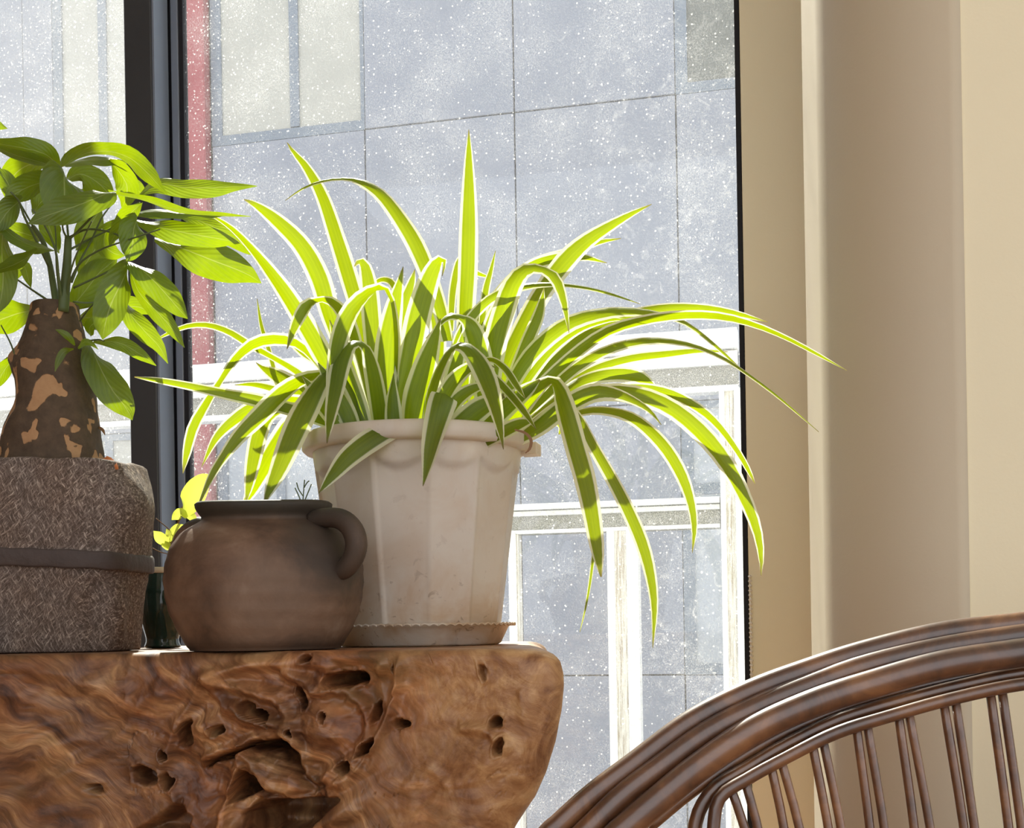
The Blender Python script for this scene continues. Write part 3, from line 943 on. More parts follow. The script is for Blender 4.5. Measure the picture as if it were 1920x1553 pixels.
prr = [(r_top - 0.002, HP - 0.019), (r_rim - 0.003, HP - 0.018), (r_rim, HP - 0.015), (r_rim, HP - 0.003), (r_rim - 0.003, HP), (r_top - 0.003, HP), (r_top - 0.005, HP - 0.004), (r_top - 0.002, HP - 0.019)]
V, Fc = lathe_geo(prr, (pc[0], pc[1], zb), 96)
mesh('rim', V, Fc, M['plastic'], pot, True)
tb = at(1000, 842, DP)
MB().box(tb[0] - 0.013, tb[0] + 0.006, tb[1] - 0.012, tb[1] + 0.012, tb[2] - 0.007, tb[2] + 0.006, 0.001).build('hanging_tab', M['plastic'], pot)
V, Fc = lathe_geo([(0.0, HP - 0.030), (r_top * 0.6, HP - 0.028), (r_top - 0.010, HP - 0.032), (r_top - 0.020, HP - 0.05), (0, HP - 0.05)], (pc[0], pc[1], zb), 48)
mesh('soil', V, Fc, M['soil'], spider, True)

SP = [ # d offset at base, at tip, sign, pts
 (0.00, 0.02, 1, [(868,760,26),(872,600,34),(877,500,37),(879,400,33),(879,300,17),(879,243,1)]),
 (0.03, 0.08, 1, [(705,720,26),(688,640,30),(657,530,36),(632,450,33),(605,370,27),(575,315,18),(550,285,9),(538,267,1)]),
 (0.02, 0.05, -1, [(840,640,24),(820,560,30),(785,470,36),(750,410,31),(715,365,24),(680,342,14),(650,335,6),(610,338,5),(570,352,4),(535,376,1)]),
 (0.02, 0.03, 1, [(690,800,20),(655,690,30),(620,595,38),(598,520,42),(565,460,38),(520,415,30),(480,385,15),(457,374,1)]),
 (0.00, 0.00, 1, [(690,810,20),(640,730,36),(590,640,40),(545,565,36),(510,515,27),(470,465,16),(430,425,10),(385,398,1)]),
 (-0.01, -0.07, 1, [(700,780,14),(672,660,20),(650,600,28),(622,567,18),(595,563,10),(572,577,24),(553,612,19),(538,655,1)]),
 (-0.02, -0.13, 1, [(735,780,12),(742,640,12),(733,560,9),(718,540,10),(695,547,20),(663,577,33),(641,620,36),(627,680,28),(618,750,14),(613,820,1)]),
 (-0.03, -0.15, -1, [(718,825,34),(710,760,36),(700,700,33),(688,658,22),(672,644,12),(655,648,20),(640,675,37),(629,730,33),(619,785,20),(613,832,1)]),
 (-0.03, -0.05, 1, [(728,825,36),(722,760,46),(724,690,50),(729,630,46),(739,575,34),(748,535,17),(756,500,1)]),
 (-0.03, -0.05, -1, [(742,825,36),(755,750,46),(770,670,50),(783,600,49),(798,545,44),(814,503,32),(827,486,15),(834,492,8),(829,518,1)]),
 (-0.05, -0.08, 1, [(770,828,36),(778,760,52),(794,700,50),(811,645,30),(826,597,1)]),
 (-0.02, -0.07, -1, [(915,800,36),(908,720,44),(899,660,45),(884,615,38),(866,597,14),(848,592,14),(832,600,9),(815,618,6),(798,635,1)]),
 (-0.05, -0.15, 1, [(795,825,26),(808,740,24),(830,680,18),(852,650,12),(872,650,22),(893,672,36),(912,710,40),(927,755,30),(938,805,15),(944,843,1)]),
 (-0.12, -0.15, 1, [(834,741,50),(831,750,54),(820,790,47),(808,840,34),(800,880,17),(793,912,1)]),
 (-0.09, -0.16, -1, [(800,800,10),(775,793,16),(740,802,32),(700,822,44),(655,856,40),(625,890,25),(597,926,1)]),
 (0.02, 0.09, 1, [(915,770,30),(945,690,36),(980,615,39),(1015,550,37),(1060,490,40),(1100,452,31),(1150,420,20),(1190,398,10),(1222,383,1)]),
 (0.05, 0.13, 1, [(880,660,12),(905,590,16),(950,530,18),(1000,495,20),(1060,475,18),(1120,455,11),(1165,447,1)]),
 (0.05, 0.11, -1, [(905,640,12),(930,560,14),(985,505,18),(1040,485,22),(1090,482,14),(1138,493,1)]),
 (0.00, -0.06, 1, [(905,820,30),(915,740,38),(925,660,44),(942,590,44),(962,532,38),(985,506,27),(1013,504,15),(1040,520,22),(1055,557,17),(1063,597,8),(1067,625,1)]),
 (-0.02, -0.02, 1, [(845,680,18),(870,615,20),(920,560,19),(980,538,13),(1040,533,8),(1100,540,6),(1150,553,5),(1200,570,1)]),
 (0.00, 0.06, 1, [(925,800,18),(960,720,28),(1000,660,33),(1060,610,31),(1120,589,24),(1180,583,17),(1240,590,11),(1285,605,8),(1320,630,7),(1360,665,6),(1395,698,1)]),
 (0.02, 0.12, 1, [(940,800,18),(985,735,24),(1050,670,27),(1110,620,25),(1180,590,20),(1250,577,18),(1320,578,16),(1380,588,12),(1440,604,1)]),
 (-0.01, -0.10, -1, [(945,810,18),(1000,740,24),(1060,680,24),(1130,627,22),(1200,603,20),(1280,592,18),(1350,594,16),(1410,608,12),(1470,632,9),(1530,663,7),(1588,695,1)]),
 (0.00, -0.05, 1, [(960,805,16),(1015,750,20),(1080,690,22),(1150,652,19),(1220,638,14),(1290,645,9),(1350,668,7),(1400,700,6),(1460,745,5),(1535,810,1)]),
 (0.04, 0.14, 1, [(985,790,12),(1040,740,16),(1110,695,18),(1180,673,18),(1250,664,16),(1310,658,10),(1365,660,1)]),
 (0.03, 0.08, 1, [(975,800,12),(1030,755,18),(1090,715,22),(1150,702,28),(1200,708,26),(1238,735,1)]),
 (-0.02, -0.02, 1, [(960,825,18),(1000,795,22),(1060,755,28),(1130,735,32),(1200,741,35),(1260,766,35),(1315,811,37),(1360,866,33),(1395,931,27),(1418,990,20),(1427,1040,12),(1427,1080,1)]),
 (0.03, 0.06, -1, [(1040,770,12),(1110,742,16),(1180,728,20),(1250,736,20),(1310,766,18),(1350,802,15),(1385,850,12),(1405,885,9),(1416,908,1)]),
 (-0.04, -0.08, 1, [(965,828,20),(1010,800,34),(1060,762,38),(1110,737,36),(1150,737,24),(1190,752,15),(1220,772,8),(1240,797,1)]),
 (0.03, 0.00, 1, [(1020,800,10),(1090,772,14),(1140,770,17),(1190,786,23),(1240,831,27),(1275,885,26),(1295,940,19),(1302,990,12),(1298,1037,1)]),
 (-0.05, -0.14, -1, [(930,825,32),(965,780,38),(1005,733,32),(1032,714,16),(1047,733,32),(1063,780,41),(1080,840,42),(1097,900,41),(1110,965,35),(1120,1030,26),(1127,1082,3)]),
 (-0.13, -0.14, 1, [(1113,1040,7),(1106,1095,6),(1098,1140,4),(1087,1186,1)]),
 (-0.04, -0.12, 1, [(1000,800,20),(1050,766,18),(1080,778,20),(1112,835,22),(1150,902,25),(1180,962,27),(1205,1022,27),(1220,1080,22),(1227,1140,14),(1224,1216,1)]),
 (-0.01, -0.03, -1, [(680,815,20),(640,800,24),(590,782,26),(540,766,26),(480,750,26),(420,738,20),(360,725,16),(300,714,12),(252,707,2)]),
 (0.03, 0.08, 1, [(660,800,14),(610,745,16),(560,700,16),(510,670,12),(470,648,15),(430,623,14),(390,610,12),(350,612,10),(310,628,6),(290,640,1)]),
 (0.02, 0.02, 1, [(665,790,16),(610,700,16),(565,650,18),(525,637,24),(480,643,24),(443,672,18),(415,712,12),(385,760,18),(362,802,22),(350,850,16),(343,888,1)]),
 (0.00, -0.02, 1, [(660,810,18),(600,765,22),(540,752,24),(480,763,28),(440,787,25),(405,822,16),(378,876,1)]),
 (-0.03, -0.10, 1, [(690,800,14),(650,730,14),(610,706,16),(570,712,24),(530,737,34),(490,776,36),(450,816,29),(420,856,19),(397,892,14),(368,957,1)]),
 (-0.04, -0.13, -1, [(690,810,16),(660,735,16),(630,695,14),(605,710,28),(575,762,48),(548,820,47),(523,880,35),(505,920,18),(495,946,1)]),
 (0.00, -0.03, 1, [(650,815,14),(590,775,16),(540,765,18),(503,780,30),(486,812,33),(475,862,30),(467,910,18),(461,942,2)]),
 (0.05, 0.10, 1, [(640,800,20),(590,778,34),(550,795,42),(522,832,42),(495,876,36),(472,920,24),(455,950,4)]),
 (0.05, 0.09, 1, [(640,800,12),(590,760,24),(555,728,34),(530,712,34),(508,699,24),(492,690,10),(480,680,1)]),
 (0.06, 0.12, 1, [(560,800,6),(525,730,9),(505,660,10),(490,610,8),(482,560,1)]),
 (-0.02, -0.03, 1, [(670,825,10),(630,815,16),(600,817,20),(575,822,16),(553,832,1)]),
 (-0.06, -0.07, 1, [(655,830,24),(630,790,34),(602,752,34),(580,722,14),(566,705,1)]),
 (-0.06, -0.07, -1, [(672,832,26),(652,780,38),(628,735,34),(608,700,16),(596,680,1)]),
 (-0.05, -0.06, 1, [(690,832,30),(670,765,40),(650,705,36),(634,655,26),(618,600,1)]),
 (0.02, 0.03, 1, [(720,820,26),(705,700,34),(697,600,37),(692,540,34),(684,500,24),(674,490,14),(664,500,1)]),
 (-0.08, -0.09, 1, [(830,832,34),(860,800,46),(895,770,46),(925,752,30),(945,742,8)]),
 (-0.06, -0.08, -1, [(875,832,34),(915,795,42),(955,758,40),(990,730,26),(1012,712,4)]),
 (-0.04, -0.05, 1, [(820,828,34),(836,760,38),(852,700,34),(864,650,20),(872,610,1)]),
 (-0.07, -0.10, 1, [(800,830,24),(820,770,32),(848,718,32),(880,690,22),(912,684,8),(930,690,1)]),
 (-0.07, -0.09, -1, [(810,832,24),(832,785,30),(862,745,28),(895,726,18),(920,728,1)]),
 (0.01, 0.00, 1, [(885,820,30),(890,740,32),(905,660,32),(930,585,28),(955,530,12),(962,515,1)]),
 (0.01, 0.02, 1, [(760,820,30),(752,740,34),(745,660,32),(752,590,28),(770,535,18),(778,505,1)]),
 (0.04, 0.05, 1, [(800,820,26),(815,720,30),(822,640,30),(815,580,26),(800,540,1)]),
 (0.05, 0.07, 1, [(900,640,12),(910,550,15),(921,505,9),(929,470,1)]),
 (0.06, 0.10, -1, [(845,620,12),(850,540,16),(865,485,14),(890,510,12),(925,522,1)]),
 (-0.03, -0.11, 1, [(860,720,10),(890,688,12),(922,705,16),(955,738,16),(985,775,13),(1005,805,1)]),
 (-0.02, -0.10, -1, [(880,700,8),(915,675,10),(945,690,14),(968,722,13),(985,748,1)]),
 (0.06, 0.12, 1, [(960,790,20),(1010,770,28),(1045,782,34),(1055,800,24),(1048,815,2)]),
 (0.03, 0.02, -1, [(940,800,22),(960,720,26),(985,650,26),(1010,590,22),(1020,540,1)]),
 (0.08, 0.13, 1, [(650,760,16),(610,690,22),(570,660,22),(545,640,14),(520,630,1)]),
 (0.06, 0.10, 1, [(630,790,16),(580,755,18),(530,735,16),(480,722,12),(440,722,1)]),
 (-0.07, -0.08, 1, [(745,832,30),(738,790,34),(736,750,26),(738,700,1)]),
 (-0.08, -0.10, -1, [(905,832,24),(940,812,30),(975,795,24),(1000,790,2)]),
 (0.08, 0.15, -1, [(760,600,10),(740,540,14),(725,525,12),(705,530,8),(690,560,1)]),
 (0.04, 0.09, 1, [(1000,720,16),(1040,660,20),(1090,622,20),(1150,606,16),(1200,610,1)]),
 (0.02, 0.05, 1, [(930,790,18),(980,720,26),(1030,655,28),(1085,615,22),(1140,600,10),(1180,600,1)]),
]
for i, (a, b, sg, pts) in enumerate(SP):
    V, Fc, UVs = ribbon(pts, DP + a, DP + b, None, 26, 5, 0.30, sg, 1.0, 0.0, i)
    if min(v[2] for v in V) < TABLE_Z: pass
    mesh('leaf', V, Fc, M['spider'], spider, True, UVs)
# dried leaf scrap hooked over the hanging tab
V, Fc, UVs = ribbon([(965,806,3),(985,812,5),(996,826,6),(993,842,5),(985,850,2)], DP - 0.13, DP - 0.13, None, 12, 3)
mesh('dried_leaf', V, Fc, M['dry'], spider, True, UVs)

# saucer
rs1, rs0 = 176/spx, 146/spx
hs = 0.0225
def sau(V): return V
ns = 96
prof = [(0, 0.0), (rs0, 0.0), (rs0 + 0.003, 0.002), (rs1 - 0.006, hs - 0.004), (rs1, hs - 0.002), (rs1, hs), (rs1 - 0.008, hs - 0.001), (rs0, 0.004), (0, 0.004)]
V, Fc = lathe_geo(prof, (pc[0], pc[1], TABLE_Z + 0.0005), ns)
sauc = thing('plant_saucer', (pc[0], pc[1], TABLE_Z + 0.0005), 'shallow white plastic saucer with a scalloped lip under the white pot', 'saucer')
mesh('dish', V, Fc, M['plastic'], sauc, True)
mb = MB()
for k in range(72):
    a0 = 2*math.pi*k/72; 
    P = [pc + np.array([ (rs1 + 0.0006) * math.cos(a0 + (j/5 - .5) * 2*math.pi/72), (rs1 + 0.0006) * math.sin(a0 + (j/5 - .5) * 2*math.pi/72), 0.0205 + 0.0022 * math.sin(math.pi * j/5)]) for j in range(6)]
    mb.tube(P, 0.0011, 5)
sc_ = mb.build('scalloped_edge', M['plastic'], sauc, True); sc_['kind'] = 'stuff'

# ================================================================== CLAY JAR
DJ = 1.22
jc = at(499, 1221, DJ); jc[2] = TABLE_Z + 0.0005
sj = FPX / DJ
jar = thing('clay_jar', jc, 'squat brown clay jar with two ear handles at the table edge', 'jar')
jp = [(0, 1221), (128, 1221), (140, 1217), (150, 1204), (165, 1176), (178, 1140), (184, 1100), (182, 1065), (172, 1032), (152, 1006), (128, 990), (115, 982), (114, 976), (121, 968), (126, 960), (127, 953), (123, 949), (116, 950), (109, 958), (106, 975), (118, 992), (150, 1020), (168, 1070), (165, 1130), (130, 1200), (0, 1205)]
prof = smooth_prof([(r/sj, (1221 - y)/sj) for r, y in jp], 110)
def jar_disp(V):
    r = np.hypot(V[:, 0], V[:, 1]); a = np.arctan2(V[:, 1], V[:, 0])
    k = 1 + 0.012 * fbm(np.cos(a)*1.6 + 3, np.sin(a)*1.6, V[:, 2]*18, 3) + 0.004 * np.sin(V[:, 2] * 420 + 1.5 * np.sin(a))
    z = V[:, 2] + 0.0016 * np.sin(a * 2 + 1) * (V[:, 2] / 0.13)
    return np.stack([V[:, 0]*k, V[:, 1]*k, z], axis=1)
V, Fc = lathe_geo(prof, jc, 110, jar_disp)
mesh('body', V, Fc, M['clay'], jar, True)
# ear handles : loop in a radial plane, front right and back left
th_az = math.atan2((R * 0.86 - F * 0.51)[1], (R * 0.86 - F * 0.51)[0])
for s in (0, math.pi):
    er = np.array([math.cos(th_az + s), math.sin(th_az + s), 0])
    loop = [(116, 984, 17), (146, 982, 19), (180, 986, 20), (206, 1004, 21), (216, 1032, 21), (207, 1060, 20), (186, 1078, 19), (166, 1078, 17)]
    Q = crom(np.array([(r/sj, (1221 - y)/sj, w/sj) for r, y, w in loop]), 28)
    P = [jc + er * q[0] + np.array([0, 0, q[1]]) for q in Q]
    V, Fc = tube_geo(P, Q[:, 2] * 0.95, 14)
    mesh('handle', V, Fc, M['clay'], jar, True)
V, Fc = lathe_geo([(0, 0.100), (112/sj, 0.098), (112/sj, 0.09), (0, 0.09)], jc, 32)
mesh('soil', V, Fc, M['soil'], jar, True)
# weed sprig standing in the jar
sprig = thing('weed_sprig', at(570, 985, DJ + 0.03), 'thin wiry weed sprig poking out of the clay jar', 'weed')
mb = MB()
for pts in ([(568,1010),(567,960),(569,925),(571,900)], [(569,960),(562,935),(553,915)], [(569,945),(577,925),(584,908)], [(568,930),(560,918),(556,905)], [(570,915),(576,905),(580,902)], [(569,965),(578,948),(590,940)]):
    mb.tube(crom(np.array([at(x, y, DJ + 0.03) for x, y in pts]), 9), 0.0006, 5)
mb.build('twig', M['stem'], sprig, True)

# ================================================================== MONEY TREE IN CEMENT POT
DM = 1.33
mc = at(98, 1218, DM); mc[2] = TABLE_Z
sm_ = FPX / DM
money = thing('potted_money_tree', mc, 'leafy young money tree with a swollen trunk in a scratched grey cement pot', 'potted plant')
# pot : rounded square sack-like block, rotated to the room
nA = 200
lev = [(0, 126), (3, 133), (30, 135), (70, 138), (110, 142), (135, 148), (150, 152), (170, 154), (195, 154), (230, 156), (270, 157), (300, 154), (325, 151), (340, 149), (346, 147.5), (349, 143), (348.5, 136), (345, 128), (335, 124), (300, 124)]
Q = crom(np.array([(h, w) for h, w in lev], float), 120)
V = []
for h, w in Q:
    z = TABLE_Z + 0.0006 + h / sm_
    for j in range(nA):
        a = 2 * math.pi * j / nA
        c_, s_ = math.cos(a), math.sin(a)
        e = 4.2
        r = 1.0 / (abs(c_)**e + abs(s_)**e) ** (1/e)
        x = r * c_ * w * 1.12; y = r * s_ * w * 0.80
        V.append((x / sm_, y / sm_, z))
V = np.array(V)
ang = np.arctan2(V[:, 1], V[:, 0]); hh = (V[:, 2] - TABLE_Z) * sm_
def gau(x, c, s): return np.exp(-((x - c) / s) ** 2)
angf = np.degrees(ang)
groove = -9 * gau(angf, -38, 3.5) * sstep(150, 200, hh) * (1 - sstep(330, 348, hh)) - 12 * gau(angf, -36, 6) * (1 - sstep(120, 150, hh))
flap = 27 * gau(angf, -10, 22) * gau(hh, 275, 62) + 10 * gau(angf, -18, 9) * gau(hh, 60, 60)
band_p = -4.0 * gau(hh, 160 - 0.05 * (V[:, 0] * sm_), 18)
k = (groove + flap + band_p + 4.5 * fbm(V[:, 0]*30, V[:, 1]*30, V[:, 2]*22, 3)) / sm_
rr_ = np.hypot(V[:, 0], V[:, 1])
V[:, 0] *= (1 + k / rr_); V[:, 1] *= (1 + k / rr_)
V[:, 2] += 0.004 * sstep(300, 345, hh) * fbm(V[:, 0]*25 + 4, V[:, 1]*25, None, 2)
yw_ = 0.12
def rotz(V, a):
    c_, s_ = math.cos(a), math.sin(a)
    V = np.array(V); x = V[:, 0]*c_ - V[:, 1]*s_; y = V[:, 0]*s_ + V[:, 1]*c_
    return np.stack([x, y, V[:, 2]], axis=1)
Vp = rotz(V, yw_) + np.array([mc[0], mc[1], 0])
nL = len(Q)
Fc = grid_faces(nA, nL, True) + [tuple(range(nA-1, -1, -1)), tuple((nL-1)*nA + j for j in range(nA))]
mpot = mesh('pot', Vp, Fc, M['cement'], money, True)
mpot['label'] = 'scratched grey cement pot shaped like a tied sack'
# band
P = []
for j in range(121):
    a = 2 * math.pi * j / 120
    c_, s_ = math.cos(a), math.sin(a); e = 4.2
    r = 1.0 / (abs(c_)**e + abs(s_)**e) ** (1/e)
    x = r * c_ * 153 * 1.12 / sm_; y = r * s_ * 153 * 0.80 / sm_
    P.append((x, y, TABLE_Z + (172 - 0.055 * x * sm_ ) / sm_))
P = rotz(np.array(P), yw_) + np.array([mc[0], mc[1], 0])
V = []; nb = 10
for i in range(121):
    o_ = P[i] - np.array([mc[0], mc[1], P[i][2]]); o_ /= np.linalg.norm(o_)
    for j in range(nb):
        a = 2*math.pi*j/nb
        ca, sa = math.cos(a), math.sin(a)
        V.append(P[i] + o_ * math.copysign(abs(ca) ** 0.5, ca) * 0.0030 + np.array([0, 0, math.copysign(abs(sa) ** 0.5, sa) * 0.0092 * (1 + .05*math.sin(i*.9))]))
mesh('band', V, grid_faces(nb, 121, True), M['strap'], mpot, True)
# trunk
tr = [(915,96,92),(875,95,95),(840,97,92),(800,99,87),(760,104,76),(720,103,72),(690,99,70),(660,100,64),(630,102,56),(600,103,49),(585,104,46),(577,104,45),(573,104,44),(571.5,105,41),(571,105,20),(570.5,106,1)]
Q = crom(np.array(tr, float), 90); nT = 72; V = []
for y, x, r in Q:
    c3 = at(x, y, DM)
    for j in range(nT):
        a = 2*math.pi*j/nT
        V.append(c3 + (R * math.cos(a) + F * math.sin(a)) * max(r, 0.5) / sm_)
V = np.array(V)
cx_ = np.repeat(np.array([at(x, y, DM) for y, x, r in Q]), nT, axis=0)
dv = V - cx_; ln = np.linalg.norm(dv, axis=1)[:, None] + 1e-9
nn = fbm(V[:, 0]*26, V[:, 1]*26, V[:, 2]*16, 4)
a_ = np.tile(2*np.pi*np.arange(nT)/nT, len(Q))
V = V + dv / ln * (0.0045 * nn[:, None]) * np.minimum(1, ln / 0.01)
stub = at(42, 672, DM)
V = V + (-R)[None, :] * 0.012 * np.exp(-(np.linalg.norm(V - stub, axis=1) / 0.011) ** 2)[:, None]
Fc = grid_faces(nT, len(Q), True)
mesh('trunk', V, [f[::-1] for f in Fc], M['bark'], money, True)
V, Fc = lathe_geo([(0, 0.0), (0.050, 0.0), (0.052, -0.01), (0, -0.01)], (mc[0], mc[1], TABLE_Z + 338/sm_), 40)
mesh('soil', V, Fc, M['soil'], money, True)
V, Fc, UVs = ribbon([(185,872,4),(200,862,14),(215,874,12),(222,880,1)], DM - 0.04, DM - 0.06, None, 10, 5, 0.5, 1, 1, 0.2)
mesh('dry_leaf', V, Fc, M['orange'], money, True, UVs)
V, Fc, UVs = ribbon([(183,800,4),(192,806,6),(197,816,1)], DM, DM - 0.01, None, 8, 3)
mesh('bark_flake', V, Fc, M['dry'], money, True, UVs)
# stems
STEMS = [ (12.5,[(118,585),(122,540),(126,490),(128,445)]), (8.5,[(108,585),(100,535),(92,490),(80,452),(62,425)]), (3.2,[(92,500),(70,455),(45,405),(36,378),(20,360)]), (2.8,[(100,570),(62,545),(28,522),(5,512)]),
 (2.6,[(138,540),(170,525),(205,508),(238,489)]), (2.8,[(128,450),(150,430),(180,398),(200,372)]), (2.6,[(128,445),(125,410),(120,360),(115,314)]), (3.2,[(118,575),(110,520),(104,470),(85,425),(60,392)]),
 (2.6,[(134,530),(150,490),(172,450),(190,410),(208,385)]), (2.4,[(112,560),(106,500),(105,450),(103,420)]), (2.4,[(124,560),(135,500),(160,440),(172,415)]), (2.2,[(138,566),(160,568),(190,566)]), (2.2,[(150,602),(162,585),(175,570)]),
 (2.6,[(130,445),(165,430),(215,438),(238,460),(240,490)]), (2.4,[(128,470),(165,450),(215,425),(255,395),(262,380)]), (2.4,[(120,560),(145,500),(185,470),(240,450),(300,430)]), (2.2,[(28,665),(18,640),(2,610)]), (2.2,[(140,650),(136,660),(135,690)]), (2.2,[(160,640),(185,637),(195,640)]), (2.4,[(150,655),(165,648),(175,645)]), (2.4,[(128,450),(118,430),(118,400),(116,370)]), (2.2,[(62,425),(20,350),(-18,280),(-36,214)]) ]
for i, (w, pts) in enumerate(STEMS):
    Q = crom(np.array(pts, float), 16)
    dd = DM - 0.02 + 0.05 * math.sin(i * 2.4) * np.linspace(0, 1, 16)
    P = [at(x, y, d) for (x, y), d in zip(Q, dd)]
    V, Fc = tube_geo(P, np.linspace(w, w * 0.6, 16) * 0.85 / sm_, 8)
    mesh('stem', V, Fc, M['stem'], money, True)
ML = [ # d base, d tip, sign, full width factor, pts
 (-0.02,-0.06,1,1.0,[(110,310,6),(88,290,38),(48,278,40),(5,270,18),(-45,262,1)]),
 (-0.03,-0.08,1,1.3,[(110,312,4),(72,302,18),(32,291,20),(0,279,10),(-40,266,1)]),
 (-0.03,-0.10,-1,1.3,[(116,313,4),(138,295,24),(166,284,24),(205,282,20),(245,296,36),(280,328,30),(300,350,11),(315,366,1)]),
 (0.00,0.06,1,2.0,[(120,312,4),(150,304,13),(195,301,16),(225,303,9),(242,304,1)]),
 (-0.05,-0.07,1,1.0,[(116,318,14),(118,340,68),(121,372,82),(124,400,56),(126,416,4)]),
 (-0.09,-0.13,-1,1.1,[(214,360,4),(190,370,34),(145,387,52),(95,402,42),(52,420,1)]),
 (-0.04,-0.05,1,1.1,[(114,325,6),(82,338,30),(52,350,46),(26,366,32),(8,384,1)]),
 (0.03,0.06,1,1.0,[(95,300,8),(58,306,36),(32,322,48),(16,348,36),(10,372,1)]),
 (0.05,0.08,1,1.0,[(128,338,8),(152,328,40),(180,340,46),(202,362,26),(212,382,1)]),
 (0.04,0.06,-1,1.0,[(205,300,6),(225,322,34),(238,348,44),(236,372,30),(228,390,1)]),
 (0.07,0.09,1,1.0,[(232,335,6),(248,345,26),(262,360,24),(272,372,1)]),
 (0.02,0.05,1,1.2,[(262,366,4),(300,347,26),(345,353,35),(400,353,29),(440,350,16),(482,349,1)]),
 (-0.04,-0.06,-1,2.6,[(205,360,5),(270,374,11),(320,389,13),(370,400,10),(420,403,6),(470,406,1)]),
 (0.00,0.02,1,2.2,[(245,402,6),(300,399,16),(350,403,16),(395,404,9),(440,402,1)]),
 (0.01,0.02,1,1.1,[(255,414,6),(300,428,34),(350,438,42),(400,446,36),(432,452,16),(450,456,1)]),
 (0.04,0.09,1,1.0,[(290,448,6),(335,466,40),(385,484,66),(430,500,62),(465,515,34),(490,531,1)]),
 (0.06,0.10,1,1.0,[(340,406,8),(385,420,30),(430,442,36),(465,466,22),(482,480,1)]),
 (-0.04,-0.02,1,1.2,[(265,380,5),(245,398,28),(228,422,30),(212,446,16),(205,462,1)]),
 (-0.05,-0.06,1,1.0,[(256,405,8),(250,428,46),(249,455,50),(244,476,30),(238,490,1)]),
 (0.00,0.02,-1,1.0,[(222,415,6),(200,436,34),(196,460,38),(214,475,26),(234,480,1)]),
 (-0.04,-0.07,1,1.0,[(240,492,6),(228,525,46),(210,565,62),(198,605,46),(192,637,1)]),
 (-0.04,-0.06,1,1.0,[(242,492,6),(272,513,38),(308,548,48),(334,578,30),(352,598,1)]),
 (-0.03,-0.05,-1,1.0,[(242,496,6),(262,548,26),(298,588,34),(325,620,22),(346,652,1)]),
 (0.02,0.04,1,1.0,[(228,560,6),(245,592,32),(272,622,38),(298,650,22),(315,682,1)]),
 (0.02,0.02,1,1.0,[(176,640,4),(225,644,26),(262,664,22),(293,686,1)]),
 (-0.02,-0.04,1,1.0,[(166,644,6),(182,682,48),(208,728,62),(234,762,40),(248,788,1)]),
 (0.05,0.06,1,1.0,[(132,585,6),(158,550,52),(184,514,54),(208,494,24),(220,484,1)]),
 (0.06,0.08,1,1.0,[(140,600,6),(175,596,40),(215,580,48),(255,575,34),(290,590,1)]),
 (0.05,0.05,1,1.0,[(66,578,6),(34,586,48),(0,600,58),(-40,616,1)]),
 (-0.04,-0.06,1,1.0,[(4,420,8),(2,465,46),(6,520,52),(2,560,34),(-6,590,1)]),
 (-0.05,-0.05,-1,1.6,[(102,470,3),(65,464,20),(30,448,22),(5,428,12),(-15,418,1)]),
 (-0.06,-0.07,1,1.4,[(70,468,4),(36,490,24),(5,503,18),(-30,512,1)]),
 (0.04,0.05,1,1.0,[(80,446,4),(48,438,34),(15,430,26),(-15,425,1)]),
 (-0.05,-0.06,1,1.0,[(42,370,6),(20,390,40),(2,415,36),(-12,440,1)]),
 (0.00,0.02,1,1.0,[(-35,215,4),(-18,228,22),(0,236,14),(14,241,1)]),
 (0.03,0.03,1,1.0,[(28,664,4),(12,688,26),(-4,714,22),(-22,735,1)]),
 (-0.07,-0.08,1,1.0,[(140,648,3),(128,632,13),(116,623,10),(104,618,1)]),
 (-0.07,-0.08,1,1.0,[(138,655,3),(120,660,13),(110,676,12),(103,697,1)]),
 (-0.07,-0.08,1,1.0,[(146,652,3),(158,642,13),(170,644,10),(184,655,1)]),
 (0.05,0.06,1,1.0,[(112,470,6),(98,440,36),(88,415,34),(80,395,1)]),
 (0.06,0.07,1,1.0,[(145,470,6),(160,440,42),(176,412,40),(190,388,1)]),
 (0.06,0.07,1,1.0,[(150,520,6),(165,490,46),(180,465,44),(196,440,1)]),
 (0.07,0.08,1,1.0,[(130,420,6),(140,392,30),(160,372,36),(190,362,1)]),
 (0.05,0.06,-1,1.0,[(60,400,6),(75,380,34),(95,368,36),(118,362,1)]),
 (0.06,0.04,1,1.0,[(28,522,5),(45,500,22),(52,520,16),(58,540,1)]),
 (0.04,0.04,1,1.0,[(172,630,4),(170,612,24),(190,600,20),(205,595,1)]),
 (-0.02,-0.02,1,1.0,[(36,378,6),(20,352,32),(5,330,28),(-15,318,1)]),
]
for i, (a, b, sg, wf, pts) in enumerate(ML):
    V, Fc, UVs = ribbon(pts, DM + a, DM + b, max(p[2] for p in pts) * wf, 22, 7, 0.22, sg, 1.0, 0.10, 100 + i)
    mesh('leaf', V, Fc, M['money'], money, True, UVs)

